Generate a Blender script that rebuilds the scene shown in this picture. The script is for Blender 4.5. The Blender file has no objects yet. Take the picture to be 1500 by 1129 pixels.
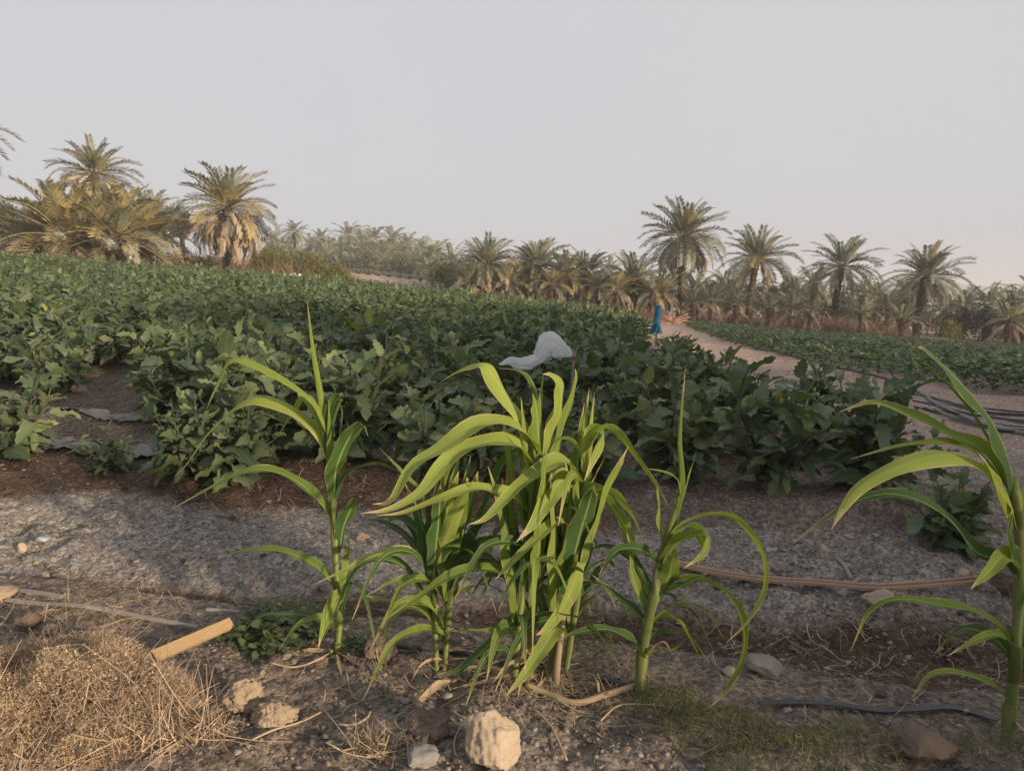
import bpy, math, random
import numpy as np
from mathutils import Vector, Matrix, Euler

R = math.radians
S = bpy.context.scene
COL = S.collection
rnd = random.Random(11)
nr = np.random.default_rng(7)

# ---------------------------------------------------------------- camera
F_PX, CX, CY, HOR = 1112.0, 750.0, 564.5, 430.0      # photo is 1500 x 1129
PITCH = math.atan((CY - HOR) / F_PX)
CAM = Vector((0.0, 0.0, 1.0))
cam_d = bpy.data.cameras.new('camera')
cam_d.sensor_width = 36.0
cam_d.lens = 36.0 * F_PX / 1500.0
cam_d.clip_start = 0.02
cam_d.clip_end = 6000.0
cam = bpy.data.objects.new('camera', cam_d)
COL.objects.link(cam)
cam.location = CAM
cam.rotation_euler = (math.pi / 2 - PITCH, 0, 0)
S.camera = cam

# ---------------------------------------------------------------- sky and sun
SUN_EL, SUN_AZ = 11.0, 130.0        # azimuth clockwise from +y: low, behind the camera on the right
w = bpy.data.worlds.new('World'); S.world = w; w.use_nodes = True
wn, wl = w.node_tree.nodes, w.node_tree.links
wn.clear()
out = wn.new('ShaderNodeOutputWorld'); bg = wn.new('ShaderNodeBackground')
sky = wn.new('ShaderNodeTexSky'); sky.sky_type = 'NISHITA'; sky.sun_disc = False
sky.sun_elevation = R(SUN_EL); sky.sun_rotation = R(SUN_AZ)
sky.air_density = 1.0; sky.dust_density = 6.0; sky.ozone_density = 1.0
mixs = wn.new('ShaderNodeMix'); mixs.data_type = 'RGBA'; mixs.inputs['Factor'].default_value = 0.88
wtc = wn.new('ShaderNodeTexCoord'); wnz = wn.new('ShaderNodeTexNoise'); wnz.inputs['Scale'].default_value = 1.1; wnz.inputs['Detail'].default_value = 3
wrp = wn.new('ShaderNodeValToRGB')                          # milky desert haze, faintly uneven
wrp.color_ramp.elements[0].position = 0.3; wrp.color_ramp.elements[0].color = (3.72, 3.80, 4.12, 1)
wrp.color_ramp.elements[1].position = 0.7; wrp.color_ramp.elements[1].color = (4.08, 3.98, 4.10, 1)
wl.new(wtc.outputs['Generated'], wnz.inputs['Vector']); wl.new(wnz.outputs['Fac'], wrp.inputs['Fac']); wl.new(wrp.outputs['Color'], mixs.inputs['B'])
wl.new(sky.outputs[0], mixs.inputs['A']); wl.new(mixs.outputs['Result'], bg.inputs[0])
bg.inputs[1].default_value = 0.12
wl.new(bg.outputs[0], out.inputs[0])

sd = bpy.data.lights.new('sun', 'SUN'); sd.energy = 5.0; sd.angle = R(3.0); sd.color = (1.0, 0.78, 0.53)
sun = bpy.data.objects.new('sun', sd); COL.objects.link(sun)
sdir = Vector((math.sin(R(SUN_AZ)) * math.cos(R(SUN_EL)), math.cos(R(SUN_AZ)) * math.cos(R(SUN_EL)), math.sin(R(SUN_EL))))
sun.rotation_euler = sdir.to_track_quat('Z', 'Y').to_euler()
sun.location = (20, -20, 20)

S.view_settings.view_transform = 'Standard'; S.view_settings.look = 'None'
S.view_settings.gamma = 1.0; S.view_settings.exposure = 0.50; S.view_settings.use_curve_mapping = False
S.render.engine = 'CYCLES'
S.cycles.use_denoising = True
S.cycles.max_bounces = 6; S.cycles.transparent_max_bounces = 8; S.cycles.volume_bounces = 0

# ---------------------------------------------------------------- helpers
def link(o, parent=None):
    COL.objects.link(o)
    if parent is not None: o.parent = parent
    return o

def tag(o, label=None, cat=None, group=None, kind=None):
    if label: o['label'] = label
    if cat: o['category'] = cat
    if group: o['group'] = group
    if kind: o['kind'] = kind
    return o

def empty(name, loc=(0, 0, 0), rz=0.0):
    o = bpy.data.objects.new(name, None); o.empty_display_size = 0.1
    o.location = loc; o.rotation_euler = (0, 0, rz)
    return link(o)

class MB:
    """collects vertices / faces / uvs and builds one mesh"""
    def __init__(s): s.v, s.f, s.uv, s.m = [], [], [], []
    def add(s, v, f, uv=None, mi=0):
        o = len(s.v); s.v.extend([tuple(p) for p in v])
        s.f.extend([tuple(i + o for i in q) for q in f]); s.m.extend([mi] * len(f))
        s.uv.extend(uv if uv is not None else [(0.5, 0.5)] * len(v))
        return s
    def mesh(s, name, mats, smooth=True):
        me = bpy.data.meshes.new(name)
        me.from_pydata(s.v, [], s.f)
        for m in (mats if isinstance(mats, (list, tuple)) else [mats]): me.materials.append(m)
        if any(s.m): me.polygons.foreach_set('material_index', s.m)
        ul = me.uv_layers.new(name='UVMap')
        idx = np.empty(len(me.loops), dtype=np.int32); me.loops.foreach_get('vertex_index', idx)
        ul.data.foreach_set('uv', np.asarray(s.uv, dtype=np.float32)[idx].ravel())
        if smooth: me.polygons.foreach_set('use_smooth', [True] * len(me.polygons))
        me.update()
        return me

def np_mesh(name, V, Fq, mats, uv=None, smooth=True):
    """fast mesh from numpy: V (n,3), Fq (m,k) with one k"""
    me = bpy.data.meshes.new(name)
    k = Fq.shape[1]
    me.vertices.add(len(V)); me.vertices.foreach_set('co', np.asarray(V, dtype=np.float32).ravel())
    me.loops.add(Fq.size); me.loops.foreach_set('vertex_index', Fq.astype(np.int32).ravel())
    me.polygons.add(len(Fq)); me.polygons.foreach_set('loop_start', np.arange(0, Fq.size, k, dtype=np.int32))
    for m in (mats if isinstance(mats, (list, tuple)) else [mats]): me.materials.append(m)
    if uv is not None:
        ul = me.uv_layers.new(name='UVMap'); ul.data.foreach_set('uv', np.asarray(uv, dtype=np.float32)[Fq.ravel()].ravel())
    me.update(calc_edges=True)
    if smooth: me.polygons.foreach_set('use_smooth', np.ones(len(Fq), dtype=bool))
    return me

def obj(name, me, parent=None, loc=None, rot=None, sc=None):
    o = bpy.data.objects.new(name, me)
    if loc is not None: o.location = loc
    if rot is not None: o.rotation_euler = rot
    if sc is not None: o.scale = (sc, sc, sc) if isinstance(sc, (int, float)) else sc
    return link(o, parent)

def catmull(pts, n):
    P = [Vector(p) for p in pts]
    P = [P[0] * 2 - P[1]] + P + [P[-1] * 2 - P[-2]]
    segs = len(P) - 3; res = []
    for i in range(n + 1):
        u = i / n * segs; k = min(int(u), segs - 1); t = u - k
        a, b, c, d = P[k:k + 4]
        res.append(0.5 * ((2 * b) + (c - a) * t + (2 * a - 5 * b + 4 * c - d) * t * t + (3 * b - a - 3 * c + d) * t ** 3))
    return res

def tube(mb, pts, rad, n=6, cap=True, mi=0):
    pts = [Vector(p) for p in pts]; m = len(pts)
    if not isinstance(rad, (list, tuple)): rad = [rad] * m
    V, F, UV = [], [], []
    ref = Vector((0.31, 0.17, 0.93)).normalized()
    for i, p in enumerate(pts):
        t = (pts[min(i + 1, m - 1)] - pts[max(i - 1, 0)])
        t = t.normalized() if t.length > 1e-9 else Vector((0, 0, 1))
        a = t.cross(ref)
        if a.length < 0.05: a = t.cross(Vector((1, 0, 0)))
        a.normalize(); b = t.cross(a)
        for k in range(n):
            an = 2 * math.pi * k / n
            V.append(p + (a * math.cos(an) + b * math.sin(an)) * rad[i]); UV.append((k / n, i / max(1, m - 1)))
    for i in range(m - 1):
        for k in range(n):
            k2 = (k + 1) % n
            F.append((i * n + k, i * n + k2, (i + 1) * n + k2, (i + 1) * n + k))
    if cap:
        F.append(tuple(range(n - 1, -1, -1))); F.append(tuple((m - 1) * n + k for k in range(n)))
    return mb.add(V, F, UV, mi)

# value noise, vectorised
def vnoise(x, y, seed=0):
    x = np.asarray(x, float); y = np.asarray(y, float)
    xi = np.floor(x).astype(np.int64); yi = np.floor(y).astype(np.int64)
    xf = x - xi; yf = y - yi
    def h(a, b):
        n = (a * 374761393 + b * 668265263 + seed * 974634541) & 0xFFFFFFFF
        n = ((n ^ (n >> 13)) * 1274126177) & 0xFFFFFFFF
        n = (n ^ (n >> 16)) & 0xFFFFFFFF
        return n / 4294967295.0
    u = xf * xf * (3 - 2 * xf); v = yf * yf * (3 - 2 * yf)
    return (h(xi, yi) * (1 - u) + h(xi + 1, yi) * u) * (1 - v) + (h(xi, yi + 1) * (1 - u) + h(xi + 1, yi + 1) * u) * v - 0.5
def fbm(x, y, sc, oct=3, seed=0):
    r = 0; a = 1.0
    for i in range(oct):
        r = r + a * vnoise(x * sc, y * sc, seed + i * 17); a *= 0.5; sc *= 2.07
    return r
def sm(a, b, x):
    t = np.clip((np.asarray(x, float) - a) / (b - a), 0, 1); return t * t * (3 - 2 * t)

# ---------------------------------------------------------------- terrain height
def xr_left(y): return np.interp(y, [2, 3, 5, 8, 12, 20, 34, 60], [1.9, 1.92, 2.05, 2.25, 2.6, 3.55, 5.3, 8.0])          # right edge of the eggplant field
def xl_right(y): return np.interp(y, [3, 6, 9, 11, 13, 18, 30, 47], [7.2, 6.9, 6.2, 5.8, 5.6, 6.0, 7.6, 10.4])
FAR_L, FAR_R = 37.0, 44.0
PV = [-9, 0.6, 1.2, 1.75, 1.95, 2.12, 2.22, 2.40, 2.55, 2.70, 2.95, 3.05, 3.2, 3.4, 3.6]
PZ = [0.0, 0.0, 0.0, 0.015, 0.025, 0.02, -0.03, -0.055, -0.02, 0.02, 0.03, 0.035, 0.075, 0.135, 0.145]
def vmap(x, y):
    """distance across the strips: maize bed 2.02, furrow 2.38, gravel 2.55-3.08, field edge 3.5"""
    x = np.clip(np.asarray(x, float), -1.6, 2.0); y = np.asarray(y, float)
    b = [1.0 - 0.1 * x, 2.02 - 0.23 * x, 2.30 - 0.09 * x, 2.45 - 0.03 * x, 3.10 - 0.03 * x, 3.55 - 0.13 * x]
    c = [1.0, 2.02, 2.38, 2.55, 3.08, 3.5]
    v = y + c[0] - b[0]
    for i in range(5):
        t = (y - b[i]) / (b[i + 1] - b[i]); v = np.where(t > 0, c[i] + t * (c[i + 1] - c[i]), v)
    return np.where(y > b[5], c[5] + y - b[5], v)
def row_y(x, v): return v + 0.05 - 0.13 * np.clip(x, -1.6, 2.0)
def ground_z(x, y, detail=True):
    x = np.asarray(x, float); y = np.asarray(y, float)
    k = 0.035 + 0.052 * sm(3, 28, y)
    xs = 40 * np.tanh(x / 40)
    z = -k * xs + 0.36 * sm(4, 40, y) / (1 + np.exp(np.clip((x - 1) / 3, -30, 30))) + (2.2 * sm(42, 66, y) + 1.6 * sm(66, 170, y)) / (1 + np.exp(np.clip(x / 22, -30, 30)))
    v = vmap(x, y)
    vv = v + 0.10 * fbm(x, y, 0.8, 2, 3)
    p = np.interp(vv, PV, PZ)
    infield = sm(-0.25, 0.25, xr_left(y) - x) * sm(3.3, 3.6, vv) * (1 - sm(FAR_L, FAR_L + 1, y))
    field = 0.10 + 0.045 * np.cos(2 * math.pi * (v - 3.62) / 0.92)
    p = np.where(vv > 3.6, 0.145 + (field - 0.145) * infield, p)
    p = np.where((vv > 3.6) & (infield < 0.99), p * infield + (1 - infield) * 0.06 * sm(5.5, 3.6, v), p)
    # bank runs out to the right of the field
    z = z + p
    z = z + 0.05 * fbm(x, y, 0.33, 2, 5) * sm(1.5, 6, y)
    if detail:
        fade = 1 / (1 + np.maximum(y - 2.5, 0) * 0.45)
        rough = 1.0 + 0.8 * np.clip(fbm(x, y, 1.7, 2, 21) * 2, -0.6, 1)
        z = z + fade * rough * (0.034 * fbm(x, y, 4.5, 2, 9) + 0.024 * fbm(x, y, 13, 2, 31) + 0.016 * np.abs(fbm(x, y, 36, 2, 41)))
        z = z + 0.05 * fbm(x, y, 1.3, 3, 61) * sm(4, 8, y) * (1 - sm(30, 45, y))
    return z
def gz(x, y): return float(ground_z(np.array([x]), np.array([y]))[0])

cp, sp = math.cos(PITCH), math.sin(PITCH)
def ray(px, py):
    a = (px - CX) / F_PX; b = (CY - py) / F_PX
    return Vector((a, cp + b * sp, -sp + b * cp))
def at(px, py, depth):
    """world point on the sight line of a photo pixel at distance y = depth"""
    d = ray(px, py); return CAM + d * (depth / d.y)
T_HIT = np.concatenate([np.linspace(0.9, 6, 340), np.geomspace(6.02, 400, 260)])
def hit(px, py, off=0.0):
    """where the sight line of a photo pixel meets the ground"""
    d = ray(px, py)
    t = T_HIT
    z = CAM.z + d.z * t; g = ground_z(d.x * t, d.y * t) + off
    i = np.nonzero(z <= g)[0]
    if not len(i): return CAM + d * 300.0
    k = int(i[0])
    if k == 0: return CAM + d * float(t[0])
    a, b = z[k - 1] - g[k - 1], g[k] - z[k]                 # refine between the two samples
    return CAM + d * float(t[k - 1] + (t[k] - t[k - 1]) * a / max(1e-9, a + b))
# ---------------------------------------------------------------- materials
def new_mat(name):
    m = bpy.data.materials.new(name); m.use_nodes = True
    n = m.node_tree.nodes; n.clear()
    return m, n, m.node_tree.links
def ramp(n, stops):
    r = n.new('ShaderNodeValToRGB'); e = r.color_ramp.elements
    while len(e) < len(stops): e.new(0.5)
    for el, (p, c) in zip(e, stops): el.position = p; el.color = tuple(c) + (1,)
    return r
def mixc(n, l, fac, a, b, mode='MIX'):
    m = n.new('ShaderNodeMix'); m.data_type = 'RGBA'; m.blend_type = mode
    for k, val in (('Factor', fac), ('A', a), ('B', b)):
        s = m.inputs[k] if k == 'Factor' else [i for i in m.inputs if i.name == k and i.type == 'RGBA'][0]
        if hasattr(val, 'is_linked') or hasattr(val, 'links'): l.new(val, s)
        elif k == 'Factor': s.default_value = val
        else: s.default_value = tuple(val) + (1,)
    return [o for o in m.outputs if o.type == 'RGBA'][0]
def math_n(n, l, op, a, b=None, c=None):
    m = n.new('ShaderNodeMath'); m.operation = op
    for i, val in enumerate((a, b, c)):
        if val is None: continue
        if hasattr(val, 'links'): l.new(val, m.inputs[i])
        else: m.inputs[i].default_value = val
    return m.outputs[0]
def noise(n, l, scale, detail=4, rough=0.6, vec=None):
    t = n.new('ShaderNodeTexNoise'); t.inputs['Scale'].default_value = scale
    t.inputs['Detail'].default_value = detail; t.inputs['Roughness'].default_value = rough
    if vec is not None: l.new(vec, t.inputs['Vector'])
    return t

def leaf_mat(name, cols, transl=0.3, rough=0.55, spec=0.3, nscale=9.0, tcol=None, vein=None, sheen=0.0, perobj=False):
    """foliage: colour varies from leaf to leaf, with some light passing through"""
    m, n, l = new_mat(name)
    o = n.new('ShaderNodeOutputMaterial'); geo = n.new('ShaderNodeNewGeometry')
    oi = n.new('ShaderNodeObjectInfo'); tc = n.new('ShaderNodeTexCoord')
    rv = oi.outputs['Random'] if perobj else geo.outputs['Random Per Island']
    nz = noise(n, l, nscale, 3, 0.6, tc.outputs['Object'])
    f = math_n(n, l, 'MULTIPLY_ADD', nz.outputs['Fac'], 0.5, math_n(n, l, 'MULTIPLY_ADD', rv, 0.8, -0.15))
    k = len(cols); r = ramp(n, [(i / (k - 1), c) for i, c in enumerate(cols)]); l.new(f, r.inputs['Fac'])
    c = r.outputs['Color']
    if vein:
        sx = n.new('ShaderNodeSeparateXYZ'); l.new(tc.outputs['UV'], sx.inputs[0])
        d = math_n(n, l, 'ABSOLUTE', math_n(n, l, 'SUBTRACT', sx.outputs['X'], 0.5))
        mid = n.new('ShaderNodeMapRange'); l.new(d, mid.inputs['Value'])
        mid.inputs['From Min'].default_value = 0.055; mid.inputs['From Max'].default_value = 0.015
        fac = math_n(n, l, 'MULTIPLY', mid.outputs[0], 0.55)
        # side veins
        sv = math_n(n, l, 'SINE', math_n(n, l, 'MULTIPLY_ADD', sx.outputs['Y'], 44.0, math_n(n, l, 'MULTIPLY', d, -38.0)))
        svf = n.new('ShaderNodeMapRange'); l.new(sv, svf.inputs['Value'])
        svf.inputs['From Min'].default_value = 0.9; svf.inputs['From Max'].default_value = 1.0
        fac = math_n(n, l, 'MAXIMUM', fac, math_n(n, l, 'MULTIPLY', svf.outputs[0], 0.22))
        c = mixc(n, l, fac, c, vein)
    p = n.new('ShaderNodeBsdfPrincipled'); l.new(c, p.inputs['Base Color'])
    p.inputs['Roughness'].default_value = rough; p.inputs['Specular IOR Level'].default_value = spec
    if sheen: p.inputs['Sheen Weight'].default_value = sheen; p.inputs['Sheen Roughness'].default_value = 0.5
    if transl > 0:
        t = n.new('ShaderNodeBsdfTranslucent')
        tcx = mixc(n, l, 1.0, c, tcol or (1.25, 1.25, 0.7), 'MULTIPLY'); l.new(tcx, t.inputs['Color'])
        mx = n.new('ShaderNodeMixShader'); mx.inputs[0].default_value = transl
        l.new(p.outputs[0], mx.inputs[1]); l.new(t.outputs[0], mx.inputs[2]); l.new(mx.outputs[0], o.inputs[0])
    else: l.new(p.outputs[0], o.inputs[0])
    return m

def plain_mat(name, cols, rough=0.8, nscale=12.0, bump=0.0, bscale=40.0, spec=0.3, stretch=None, transl=0.0, island=0.0, dist=0.01):
    m, n, l = new_mat(name)
    o = n.new('ShaderNodeOutputMaterial'); tc = n.new('ShaderNodeTexCoord'); vec = tc.outputs['Object']
    if stretch:
        mp = n.new('ShaderNodeMapping'); l.new(tc.outputs['UV'], mp.inputs[0]); mp.inputs['Scale'].default_value = stretch; vec = mp.outputs[0]
    nz = noise(n, l, nscale, 6, 0.65, vec); f = nz.outputs['Fac']
    if island:
        geo = n.new('ShaderNodeNewGeometry')
        f = math_n(n, l, 'MULTIPLY_ADD', math_n(n, l, 'SUBTRACT', geo.outputs['Random Per Island'], 0.5), island, f)
    k = len(cols); r = ramp(n, [(0.25 + 0.5 * i / (k - 1), c) for i, c in enumerate(cols)]); l.new(f, r.inputs['Fac'])
    p = n.new('ShaderNodeBsdfPrincipled'); l.new(r.outputs['Color'], p.inputs['Base Color'])
    p.inputs['Roughness'].default_value = rough; p.inputs['Specular IOR Level'].default_value = spec
    if bump:
        b = n.new('ShaderNodeBump'); b.inputs['Strength'].default_value = bump; b.inputs['Distance'].default_value = dist
        n2 = noise(n, l, bscale, 8, 0.7, vec); l.new(n2.outputs['Fac'], b.inputs['Height']); l.new(b.outputs[0], p.inputs['Normal'])
    if transl:
        t = n.new('ShaderNodeBsdfTranslucent'); l.new(r.outputs['Color'], t.inputs['Color'])
        mx = n.new('ShaderNodeMixShader'); mx.inputs[0].default_value = transl
        l.new(p.outputs[0], mx.inputs[1]); l.new(t.outputs[0], mx.inputs[2]); l.new(mx.outputs[0], o.inputs[0])
    else: l.new(p.outputs[0], o.inputs[0])
    return m

M = {}
M['egg'] = leaf_mat('eggplant_leaf', [(0.036, 0.066, 0.036), (0.066, 0.106, 0.052), (0.106, 0.150, 0.070), (0.20, 0.235, 0.105)], 0.22, 0.5, 0.35, 5.0, vein=(0.16, 0.20, 0.11), tcol=(1.5, 1.5, 0.6), sheen=0.10)
M['egg_o'] = leaf_mat('eggplant_leaf_large', [(0.038, 0.070, 0.038), (0.070, 0.112, 0.055), (0.112, 0.158, 0.075), (0.21, 0.245, 0.11)], 0.22, 0.5, 0.35, 5.0, vein=(0.17, 0.21, 0.12), tcol=(1.5, 1.5, 0.6), sheen=0.12, perobj=True)
M['egg_l'] = leaf_mat('eggplant_leaf_young', [(0.13, 0.17, 0.075), (0.20, 0.24, 0.11)], 0.3, 0.55, 0.3, 8.0, vein=(0.28, 0.32, 0.17), perobj=True)
M['egg_y'] = leaf_mat('eggplant_leaf_yellow', [(0.22, 0.25, 0.05), (0.36, 0.36, 0.09)], 0.35, 0.55, 0.3, 8.0, vein=(0.40, 0.42, 0.2))  # yellow-green tone given to a few scattered leaves
M['egg_stem'] = plain_mat('eggplant_stem', [(0.045, 0.05, 0.035), (0.10, 0.095, 0.07)], 0.7)
M['low'] = leaf_mat('low_crop_leaf', [(0.030, 0.056, 0.032), (0.055, 0.090, 0.048), (0.09, 0.130, 0.068), (0.20, 0.235, 0.13)], 0.25, 0.55, 0.3, 6.0)
M['palm'] = leaf_mat('palm_frond_green', [(0.105, 0.128, 0.098), (0.175, 0.195, 0.145), (0.26, 0.265, 0.20)], 0.15, 0.55, 0.3, 2.0, perobj=True)
M['palm_y'] = leaf_mat('palm_frond_yellowish', [(0.19, 0.175, 0.095), (0.30, 0.255, 0.125), (0.40, 0.32, 0.15)], 0.18, 0.55, 0.3, 2.0, perobj=True)  # yellowish fronds, also standing in for warm sunlight on the left palms
M['palm_dead'] = leaf_mat('palm_frond_dead', [(0.21, 0.165, 0.125), (0.34, 0.265, 0.20), (0.48, 0.39, 0.30)], 0.1, 0.7, 0.2, 2.0, perobj=True)
M['rachis'] = plain_mat('palm_rachis', [(0.20, 0.17, 0.09), (0.30, 0.25, 0.15)], 0.6)
M['trunk'] = plain_mat('palm_trunk', [(0.05, 0.037, 0.029), (0.105, 0.076, 0.056), (0.18, 0.135, 0.10)], 0.9, 5.0, 0.6, 14.0, dist=0.04)
M['dark_leaf'] = leaf_mat('dark_tree_leaf', [(0.030, 0.045, 0.028), (0.055, 0.070, 0.040), (0.085, 0.095, 0.055)], 0.15, 0.6, 0.25, 3.0)
M['shrub_leaf'] = leaf_mat('shrub_leaf_olive', [(0.075, 0.085, 0.028), (0.135, 0.140, 0.045), (0.20, 0.19, 0.065)], 0.2, 0.6, 0.25, 3.0)
M['grey_leaf'] = leaf_mat('shrub_leaf_grey', [(0.07, 0.075, 0.052), (0.12, 0.12, 0.082), (0.18, 0.165, 0.115)], 0.15, 0.6, 0.25, 3.0)
M['bark'] = plain_mat('bark', [(0.06, 0.045, 0.035), (0.13, 0.10, 0.075)], 0.9, 8.0, 0.5)
M['dry_brush'] = leaf_mat('dry_brush', [(0.15, 0.105, 0.072), (0.24, 0.17, 0.115), (0.35, 0.26, 0.175)], 0.1, 0.8, 0.15, 3.0)
M['twig'] = leaf_mat('dry_twig', [(0.22, 0.16, 0.115), (0.39, 0.295, 0.21), (0.56, 0.44, 0.32)], 0.1, 0.75, 0.2, 4.0)
M['straw'] = leaf_mat('straw', [(0.20, 0.15, 0.10), (0.34, 0.265, 0.18), (0.46, 0.37, 0.26)], 0.1, 0.75, 0.2, 6.0)
M['weed'] = leaf_mat('weed_leaf', [(0.045, 0.075, 0.035), (0.075, 0.11, 0.045), (0.13, 0.155, 0.07)], 0.25, 0.6, 0.25, 6.0)
M['weed_dry'] = leaf_mat('weed_fine', [(0.07, 0.085, 0.04), (0.13, 0.14, 0.065), (0.24, 0.215, 0.12)], 0.2, 0.7, 0.2, 6.0)
M['clod'] = plain_mat('dry_clod', [(0.22, 0.165, 0.115), (0.34, 0.265, 0.19), (0.43, 0.35, 0.26)], 0.95, 9.0, 0.9, 45.0, dist=0.012)
M['rock'] = plain_mat('pale_rock', [(0.24, 0.19, 0.145), (0.36, 0.29, 0.22), (0.44, 0.37, 0.29)], 0.9, 7.0, 0.7, 30.0, dist=0.008)
M['greyrock'] = plain_mat('grey_rock', [(0.17, 0.16, 0.15), (0.27, 0.255, 0.24)], 0.9, 9.0, 0.6, 35.0)
M['brownrock'] = plain_mat('brown_clod', [(0.12, 0.085, 0.065), (0.22, 0.165, 0.125)], 0.95, 9.0, 0.9, 45.0, dist=0.012)
M['bluestone'] = plain_mat('blue_grey_stone', [(0.22, 0.27, 0.27), (0.36, 0.43, 0.42)], 0.6, 14.0, 0.3)
M['gravel'] = plain_mat('gravel', [(0.11, 0.096, 0.085), (0.185, 0.16, 0.14), (0.27, 0.235, 0.205)], 0.95, 3.0, 0.4, 90.0, island=0.7)
M['wood'] = plain_mat('split_wood', [(0.24, 0.16, 0.085), (0.42, 0.29, 0.155), (0.52, 0.37, 0.21)], 0.75, 5.0, 0.5, 10.0, stretch=(9, 1, 1))
M['cane'] = plain_mat('dry_cane', [(0.25, 0.155, 0.105), (0.42, 0.29, 0.21)], 0.75, 5.0, 0.3, 10.0, stretch=(5, 3, 1))
M['greywood'] = plain_mat('weathered_strip', [(0.20, 0.18, 0.165), (0.34, 0.31, 0.285)], 0.8, 6.0, 0.3, 10.0, stretch=(5, 4, 1))
M['hose'] = plain_mat('grey_hose', [(0.10, 0.10, 0.108), (0.19, 0.19, 0.195)], 0.6, 10.0)
M['pipe'] = plain_mat('black_drip_pipe', [(0.025, 0.027, 0.032), (0.07, 0.07, 0.075)], 0.5, 10.0)
M['film'] = plain_mat('grey_mulch_film', [(0.10, 0.098, 0.092), (0.19, 0.18, 0.17)], 0.5, 6.0, 0.5, 14.0, spec=0.5)
M['bag'] = plain_mat('thin_plastic', [(0.72, 0.79, 0.84), (0.88, 0.92, 0.95)], 0.35, 9.0, 0.9, 14.0, spec=0.5, transl=0.35, dist=0.03)
def see_through(m, f):
    n, l = m.node_tree.nodes, m.node_tree.links
    o = [q for q in n if q.type == 'OUTPUT_MATERIAL'][0]; src = o.inputs[0].links[0].from_socket
    t = n.new('ShaderNodeBsdfTransparent'); t.inputs[0].default_value = (0.93, 0.95, 0.97, 1); mx = n.new('ShaderNodeMixShader'); mx.inputs[0].default_value = f
    l.new(src, mx.inputs[1]); l.new(t.outputs[0], mx.inputs[2]); l.new(mx.outputs[0], o.inputs[0])
see_through(M['bag'], 0.14)
M['rag'] = plain_mat('white_scrap', [(0.60, 0.60, 0.57), (0.78, 0.78, 0.74)], 0.6, 7.0, transl=0.25)
M['cloth_blue'] = plain_mat('blue_cloth', [(0.012, 0.075, 0.16), (0.025, 0.15, 0.27)], 0.75, 5.0, 0.6, 12.0, dist=0.03)
M['stake'] = plain_mat('stake_wood', [(0.22, 0.16, 0.13), (0.36, 0.28, 0.23)], 0.8, 9.0)
M['tie'] = plain_mat('red_tie', [(0.35, 0.10, 0.09), (0.45, 0.16, 0.14)], 0.6)
M['hill'] = plain_mat('far_hill', [(0.22, 0.19, 0.17), (0.30, 0.26, 0.23)], 0.95, 0.02)

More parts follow.
